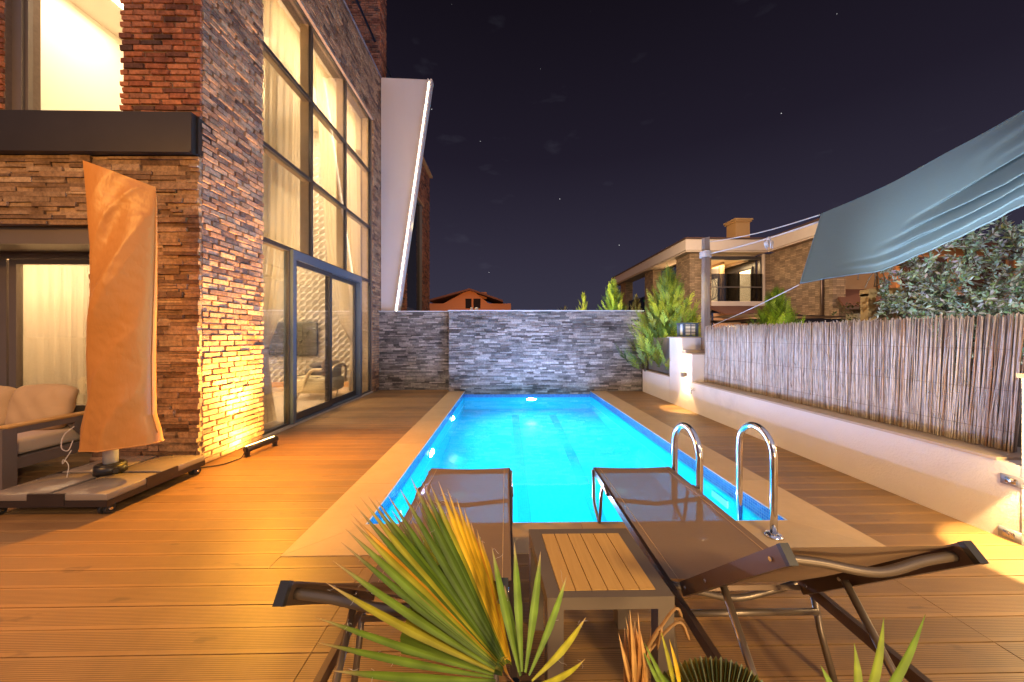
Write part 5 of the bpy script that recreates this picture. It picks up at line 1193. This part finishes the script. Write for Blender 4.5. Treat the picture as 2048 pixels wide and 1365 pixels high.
# ------------------------------------------------------------------ sun loungers
def rail(mb, a, b, w=.022, h=.045): mb.bar(a, b, w, h)
def lounger(X0, X1, Yf, Yp, Ye, zb, backtop, label, xi=.035):
    """frame from the foot Yf to the near end Ye, pivot at Yp, backrest rising towards the camera"""
    t = thing('sun_lounger', label, 'sun lounger', ((X0 + X1) / 2, (Yf + Ye) / 2, 0), 'sun loungers facing the pool')
    s = MB()
    for x in (X0 + .011, X1 - .011):
        rail(s, (x, Yf, zb), (x, Ye, zb - .015)); s.build('side_rail', M['steel2'], t); s = MB()
    s.bar((X0 + .022, Yf - .012, zb), (X1 - .022, Yf - .012, zb), .02, .03, (0, 0, 1)); s.build('foot_rail', M['steel2'], t)
    s = MB(); s.tube(catmull([(X0 + .02, Yp + .05, zb - .01), (X0 + .15, Yp + .05, zb - .045), ((X0 + X1) / 2, Yp + .05, zb - .075), (X1 - .15, Yp + .05, zb - .045), (X1 - .02, Yp + .05, zb - .01)]), .014, 10); s.build('cross_bar', M['steel'], t); s = MB()
    s.tube([(X0 + .02, Yf - .45, zb - .02), ((X0 + X1) / 2, Yf - .45, zb - .05), (X1 - .02, Yf - .45, zb - .02)], .014, 8)
    s.build('cross_bar', M['steel'], t)
    s = MB()
    def fn(u, v):
        x = lerp(X0 + .012, X1 - .012, u); y = lerp(Yp + .035, Yf - .004, v)
        return (x, y, zb + .026 - .022 * math.sin(math.pi * u) * (.5 + .5 * math.sin(math.pi * v)))
    s.grid(fn, 20, 40); s.build('seat_sling', M['sling'], t)
    s = MB()
    for x in (X0 + .05, X1 - .05):
        s.tube([(x, lerp(Yp + .035, Yf - .004, q / 20), zb + .0275 - .022 * math.sin(math.pi * .07)) for q in range(21)], .0022, 4)
    s.build('sling_seam', M['cushion'], t)
    # legs: foot end hairpin, near end hairpin with cross tube
    for x in (X0 - .004, X1 + .004):
        s = MB(); s.tube(catmull([(x, Yf - .02, zb + .01), (x, Yf - .04, zb - .08), (x, Yf - .06, zb * .3), (x, Yf - .20, .016 + .0)]), .012, 10)
        s.tube(catmull([(x, Yf - .20, .016), (x, Yf - .23, zb * .35), (x, Yf - .26, zb * .8), (x, Yf - .33, zb + .012), (x, Yf - .42, zb - .004)]), .012, 10); s.build('leg', M['steel'], t)
        s = MB(); s.tube([(x, Yp + .02, zb), (x, Yp - .02, zb * .5), (x, Yp - .08, .012)], .013, 10); s.build('leg', M['steel'], t)
        s = MB(); s.tube([(x, Ye + .05, zb - .01), (x, Ye + .0, .012)], .013, 10); s.build('leg', M['steel'], t)
    s = MB(); s.tube([(X0, Yp - .01, .235), (X1, Yp - .01, .235)], .013, 10); s.build('leg_brace', M['steel'], t)
    # backrest
    xa, xb = X0 + xi, X1 - xi; P0 = Vector((0, Yp, zb + .005)); P1 = Vector((0, backtop[0], backtop[1])); d_ = (P1 - P0)
    nb = Vector((0, -d_.z, d_.y)).normalized(); nb = nb if nb.y > 0 else -nb
    s = MB()
    s.bar((xa + .022, P0.y, P0.z), (xb - .022, P0.y, P0.z), .018, .018, tuple(nb)); bk = s.build('backrest_hinge_bar', M['steel2'], t)
    for x in (xa + .011, xb - .011):
        s = MB(); s.bar((x, P0.y, P0.z), (x, P1.y, P1.z), .022, .050, tuple(nb)); s.build('backrest_rail', M['steel2'], bk)
    for x in (xa + .011, xb - .011):
        s = MB(); e0 = Vector((x, P1.y, P1.z)); dn = d_.normalized(); s.bar(e0, e0 + dn * .016, .024, .052, tuple(nb)); s.build('end_cap', M['plastic'], bk)
        s = MB()
        for q in (.06, .33, .93):
            e0 = Vector((x, 0, 0)) + P0.lerp(P1, q); sg = -1 if x < (xa + xb) / 2 else 1
            for sg in (-1, 1): s.tube([e0 + Vector((sg * .0105, 0, 0)), e0 + Vector((sg * .0145, 0, 0))], .0065, 8)
        s.build('rivet', M['chrome'], bk)
    def bf(u, v):
        p = P0.lerp(P1, .03 + .95 * v); x = lerp(xa + .012, xb - .012, u); sg = -.030 * math.sin(math.pi * u) * math.sin(math.pi * v)
        return (x, p.y + nb.y * (.020 + sg), p.z + nb.z * (.020 + sg))
    s = MB(); s.grid(bf, 20, 30); s.build('back_sling', M['sling'], t)
    s = MB(); e0 = P0.lerp(P1, .95)
    s.tube(catmull([Vector((xa + .02, e0.y, e0.z)) - nb * 0, Vector((xa + .12, e0.y, e0.z)) - nb * .012, Vector(((xa + xb) / 2, e0.y, e0.z)) - nb * .036, Vector((xb - .12, e0.y, e0.z)) - nb * .012, Vector((xb - .02, e0.y, e0.z))]), .0125, 10)
    s.build('back_cross_bar', M['steel'], bk)
    for x in (xa + .04, xb - .04):
        q = P0.lerp(P1, .40); s = MB(); s.tube([(x, q.y, q.z - .01), (x + (0.0), Ye + .10 - .08, .05)], .0125, 10); s.build('prop', M['steel'], bk)
    for x in (X0 + .011, X1 - .011):
        s = MB(); s.rbox(x - .014, x + .014, Ye - .02, Ye + .045, zb - .045, zb + .012, .006); s.build('end_cap', M['plastic'], t)
    return t
lounger(.695, 1.315, 2.72, 1.43, .80, .325, (.905, .81), 'brown mesh sun lounger right of the side table, its back raised high', .045)
lounger(-.595, .035, 2.72, 1.43, .80, .325, (.865, .755), 'brown mesh sun lounger left of the side table, behind the palm leaf', .03)

# ------------------------------------------------------------------ side table
tb = thing('side_table', 'small square side table with teak slats between the two sun loungers', 'side table', (.37, 1.44, 0))
A, B, C_, D = Vector((.112, 1.675, .45)), Vector((.592, 1.675, .45)), Vector((.615, 1.235, .45)), Vector((.150, 1.235, .45))
ex = (B - A).normalized(); ey = ((A - D)).normalized()
def tp(u, v, z): # u 0..1 across, v 0..1 from near to far
    p = D.lerp(C_, u).lerp(A.lerp(B, u), v); return (p.x, p.y, z)
s = MB()
def slab(u0, u1, v0, v1, z0, z1): s.hexa([tp(u0, v0, z0), tp(u1, v0, z0), tp(u1, v1, z0), tp(u0, v1, z0), tp(u0, v0, z1), tp(u1, v0, z1), tp(u1, v1, z1), tp(u0, v1, z1)])
f_ = .112
slab(0, 1, 0, .075, .405, .45); slab(0, 1, .90, 1, .405, .45); slab(0, f_, .0751, .8999, .405, .45); slab(1 - f_, 1, .0751, .8999, .405, .45)
s.build('top_frame', M['tableframe'], tb)
n = 6; w_ = (1 - 2 * f_) / n
for i in range(n):
    s = MB(); slab(f_ + i * w_ + .004, f_ + (i + 1) * w_ - .004, .077, .898, .43, .4525); s.build('slat', M['teak'], tb)
for (u0, v0) in ((0, 0), (.87, 0), (0, .87), (.87, .87)):
    s = MB(); slab(u0 + .002, u0 + .128, v0 + .002, v0 + .128, .0, .4045); s.build('leg', M['tableframe'], tb)

# ------------------------------------------------------------------ foreground palms
def leaf_seg(mb, hub, tip, w, nrm, c0, c1, ctip, droop=.02, rnd=random, fold=.35, start=.10):
    """a folded fan segment: V-shaped blade from hub to tip, widest at 55 %"""
    hub = Vector(hub); tip = Vector(tip); d = tip - hub; L = d.length; seedv = tip.x * 90 + tip.z * 50; sd = d.cross(nrm).normalized(); n_ = sd.cross(d).normalized(); K = 11; vs = []; cs = []
    for i in range(K + 1):
        t = start + (1 - start) * i / K; ww = w * interp([0, .12, .5, .72, .9, 1], [.12, .30, 1, .80, .32, .03], t)
        p = hub + d * t - Vector((0, 0, 1)) * droop * L * t ** 3 + n_ * .012 * math.sin(t * 3)
        for k, q in ((-1, fold), (-.06, 0), (.06, 0), (1, fold)):
            vs.append(p + sd * ww * k + n_ * ww * q)
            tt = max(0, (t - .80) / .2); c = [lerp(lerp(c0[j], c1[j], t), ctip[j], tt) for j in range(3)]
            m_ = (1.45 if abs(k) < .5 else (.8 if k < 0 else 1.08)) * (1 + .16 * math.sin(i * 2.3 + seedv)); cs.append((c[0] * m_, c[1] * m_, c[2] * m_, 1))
    fs = [(i * 4 + k, i * 4 + k + 1, (i + 1) * 4 + k + 1, (i + 1) * 4 + k) for i in range(K) for k in range(3)]
    mb.add(vs, fs, True, cs)
def fan(t, hub, hd, tips, w, nrm, seed, td=0.0, name='frond', threads=True):
    rnd = random.Random(seed); mb = MB(); H = at(hub[0], hub[1], hd); th = MB()
    for i, q in enumerate(tips):
        px, py, dd, c0, c1 = q; T = at(px, py, dd); leaf_seg(mb, H, T, w * rnd.uniform(.85, 1.15), nrm, c0, c1, (.40, .26, .13), rnd.uniform(0, .03), rnd)
        if threads and rnd.random() < .85:
            for k in range(2):
                p = H.lerp(T, rnd.uniform(.55, .98)); pts = [p]
                v = Vector((rnd.gauss(0, 1), rnd.gauss(0, .5), rnd.gauss(0, 1))).normalized()
                for j in range(4): v = (v + Vector((rnd.gauss(0, .7), rnd.gauss(0, .4), rnd.gauss(-.1, .7)))).normalized(); pts.append(pts[-1] + v * .007)
                th.tube(pts, .0003, 3)
    o = mb.build(name, M['palm'], t)
    if threads: th.build('threads', M['rope'], o)
    return o, H
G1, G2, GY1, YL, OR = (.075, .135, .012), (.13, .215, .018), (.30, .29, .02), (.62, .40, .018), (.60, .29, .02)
pa = thing('fan_palm', 'large fan palm with green and yellow spiky leaves in the foreground', 'palm', (.05, .62, 0))
def c2p(x, y): return (540 + x / 3.068, 920 + y / 3.068)
T1 = [((285, 1085), G2), ((275, 930), G2), ((345, 750), GY1), ((390, 605), G2), ((440, 490), G1), ((465, 395), G2), ((500, 340), GY1), ((497, 297), OR), ((520, 262), G1), ((555, 225), GY1), ((605, 222), G1), ((650, 222), G2), ((722, 205), G1),
      ((800, 150), G1), ((865, 95), G1), ((930, 100), G1), ((985, 130), GY1), ((1035, 120), YL), ((1090, 170), YL), ((1145, 225), YL), ((1190, 270), YL), ((1232, 370), OR), ((1270, 410), YL), ((1302, 490), YL), ((1345, 620), G2), ((380, 1262), G2)]
tips = []
for i, ((x, y), c) in enumerate(T1):
    px, py = c2p(x, y); tips.append((px, py, lerp(.80, 1.02, i / 25) if i < 25 else .78, tuple(v * .8 for v in c), c))
HUBD = .74
dense = []
for i in range(len(tips[:25]) - 1):
    a_, b2 = tips[i], tips[i + 1]; dense.append(a_)
    k_ = random.uniform(.4, .6); gap = math.hypot(a_[0] - b2[0], a_[1] - b2[1])
    if i > 7:
        cc = random.choice([G1, GY1, YL if i > 13 else G2, OR if i > 16 else G2]); hub_ = (1030, 1362); f_ = random.uniform(.86, .97)
        dense.append((hub_[0] + (lerp(a_[0], b2[0], k_) - hub_[0]) * f_, hub_[1] + (lerp(a_[1], b2[1], k_) - hub_[1]) * f_, lerp(a_[2], b2[2], k_) + .006, tuple(v * .8 for v in cc), cc))
dense.append(tips[24]); dense.append(tips[25]); webt = tips[:25]; tips = dense
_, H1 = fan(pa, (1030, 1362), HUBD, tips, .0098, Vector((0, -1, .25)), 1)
# the webbed inner part of the fan
mb = MB(); R1 = [at(px, py, dd) for px, py, dd, _, _ in webt]; K = len(R1); vs = []; cs = []
for i, T_1 in enumerate(R1):
    for j in range(7):
        t = .06 + .50 * j / 6; p = H1.lerp(T_1, t) + Vector((0, .004 + .004 * (i % 2), 0)); vs.append(p); c = tips[min(i, len(tips) - 1)][3]; cs.append((*c, 1))
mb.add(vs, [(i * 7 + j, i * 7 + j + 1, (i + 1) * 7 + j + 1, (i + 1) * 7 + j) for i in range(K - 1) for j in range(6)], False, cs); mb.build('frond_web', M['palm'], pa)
T2 = [((1362, 520), G2), ((1500, 500), G2), ((1660, 545), G2), ((1820, 705), G2), ((1935, 952), GY1), ((1930, 1205), GY1), ((1440, 1185), OR), ((1440, 760), G1)]
tips2 = [(*c2p(x, y), .80, tuple(v * .9 for v in c), tuple(v * 1.25 for v in c)) for (x, y), c in T2]
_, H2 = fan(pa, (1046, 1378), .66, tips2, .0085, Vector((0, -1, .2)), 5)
s = MB(); s.tube(catmull([(.05, .62, .35), H1.lerp(Vector((.05, .62, .35)), .4) + Vector((0, .02, 0)), H1]), .010, 8); s.tube(catmull([(.05, .62, .35), (.045, .63, .5), H2]), .009, 8); s.build('petiole', M['leaf'], pa)
s = MB(); s.tube([(.05, .62, 0), (.05, .62, .36)], [.07, .06], 12); s.build('trunk', M['oldwood'], pa)
# dry brown frond
dr = MB(); rr = random.Random(41); BD = at(1275, 1420, .80)
for i in range(22):
    px = 1238 + (i / 21) * 60 + rr.uniform(-5, 5); py = rr.uniform(1222, 1260) if 4 < i < 15 else rr.uniform(1250, 1320); T = at(px, py, .82 + rr.uniform(-.03, .03))
    c = rr.choice([(.40, .20, .05), (.50, .29, .09), (.30, .14, .035)]); leaf_seg(dr, BD + Vector((rr.uniform(-.03, .03), 0, 0)), T, .0065, Vector((rr.gauss(0, .4), -1, 0)), c, c, (.5, .33, .16), rr.uniform(-.02, .02), rr, .6)
for (x, y) in ((1345, 1240), (1395, 1175), (1410, 1222)):
    pts = catmull([at(1275, 1330, .81), at((1275 + x) / 2 + 10, (1330 + y) / 2 - 30, .8), at(x - 30, y + 60, .8)]); dr.tube(pts, [.004] * (len(pts) - 1) + [.001], 4, col=(.42, .24, .09, 1))
dry = thing('dry_palm_frond', 'withered orange brown palm frond standing by the side table leg', 'dry frond', (.36, .80, 0)); dr.build('blades', M['palm'], dry)
s = MB(); s.tube(catmull([(.30, .80, 0), (.31, .80, .3), BD]), [.02] * 6 + [.018] * 6 + [.014], 8); s.build('stalk', M['oldwood'], dry)
# short folded fan at the bottom right
sp_ = thing('dwarf_palm', 'short pleated dark green palm leaf at the bottom edge under the right lounger', 'palm', (.62, .80, 0))
mb = MB(); HB = at(1440, 1500, .80); n = 22; vs = []; cs = []; outer = []
for i in range(n * 2 + 1):
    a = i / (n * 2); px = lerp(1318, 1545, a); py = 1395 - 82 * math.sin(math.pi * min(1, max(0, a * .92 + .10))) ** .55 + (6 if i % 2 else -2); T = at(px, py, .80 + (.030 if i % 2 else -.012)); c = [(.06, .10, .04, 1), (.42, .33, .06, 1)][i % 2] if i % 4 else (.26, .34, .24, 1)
    for j in range(6):
        t = .25 + .75 * j / 5; vs.append(HB.lerp(T, t)); cs.append(c)
mb.add(vs, [(i * 6 + j, i * 6 + j + 1, (i + 1) * 6 + j + 1, (i + 1) * 6 + j) for i in range(n * 2) for j in range(5)], False, cs); mb.build('frond', M['palm'], sp_)
mb = MB()
for (x0, y0, x1, y1, c) in ((1345, 1400, 1288, 1285, G2), (1352, 1400, 1320, 1258, GY1), (1362, 1400, 1338, 1278, YL), (1335, 1400, 1285, 1300, G2), (1372, 1405, 1308, 1330, G1)):
    leaf_seg(mb, at(x0, y0, .78), at(x1, y1, .80), .0055, Vector((0, -1, .1)), c, c, c, .0)
mb.build('blades', M['palm'], sp_)
s = MB(); s.tube([(HB.x, HB.y, 0), tuple(HB)], [.03, .014], 8); s.build('petiole', M['leaf'], sp_)
# blades of another palm at the right
rp_ = thing('palm_shoot', 'three long narrow green blades rising at the bottom right corner', 'palm', (.80, .80, 0))
mb = MB(); HR = at(1700, 1480, .78)
for (x1, y1, c) in ((1849, 1228, (.10, .17, .015)), (1766, 1234, (.16, .22, .02)), (1707, 1286, (.15, .20, .02)), (1640, 1330, G2)):
    leaf_seg(mb, HR, at(x1, y1, .82), .013, Vector((0, -1, .1)), c, tuple(v * 1.2 for v in c), c, .0, fold=.25)
mb.build('frond', M['palm'], rp_)
s = MB(); s.tube([(HR.x, HR.y + .05, 0), tuple(HR)], [.02, .01], 8); s.build('petiole', M['leaf'], rp_)

lamp('SPOT', (1.6, -2.0, .55), (1.0, 1.0, .7), 130, (1, .66, .30), None, shadow_soft_size=.3, spot_size=R(80), spot_blend=.8)  # added low fill for the rear faces of the lounger backs
# added warm fill lights behind the camera, no fixtures
lamp('AREA', (-5.0, .6, 3.6), (-3.2, 3.4, .6), 46, (1, .45, .09), None, shape='SQUARE', size=.5)
lamp('AREA', (2.6, -2.6, 3.2), (.9, 2.0, .3), 100, (1, .67, .30), None, shape='SQUARE', size=.5)
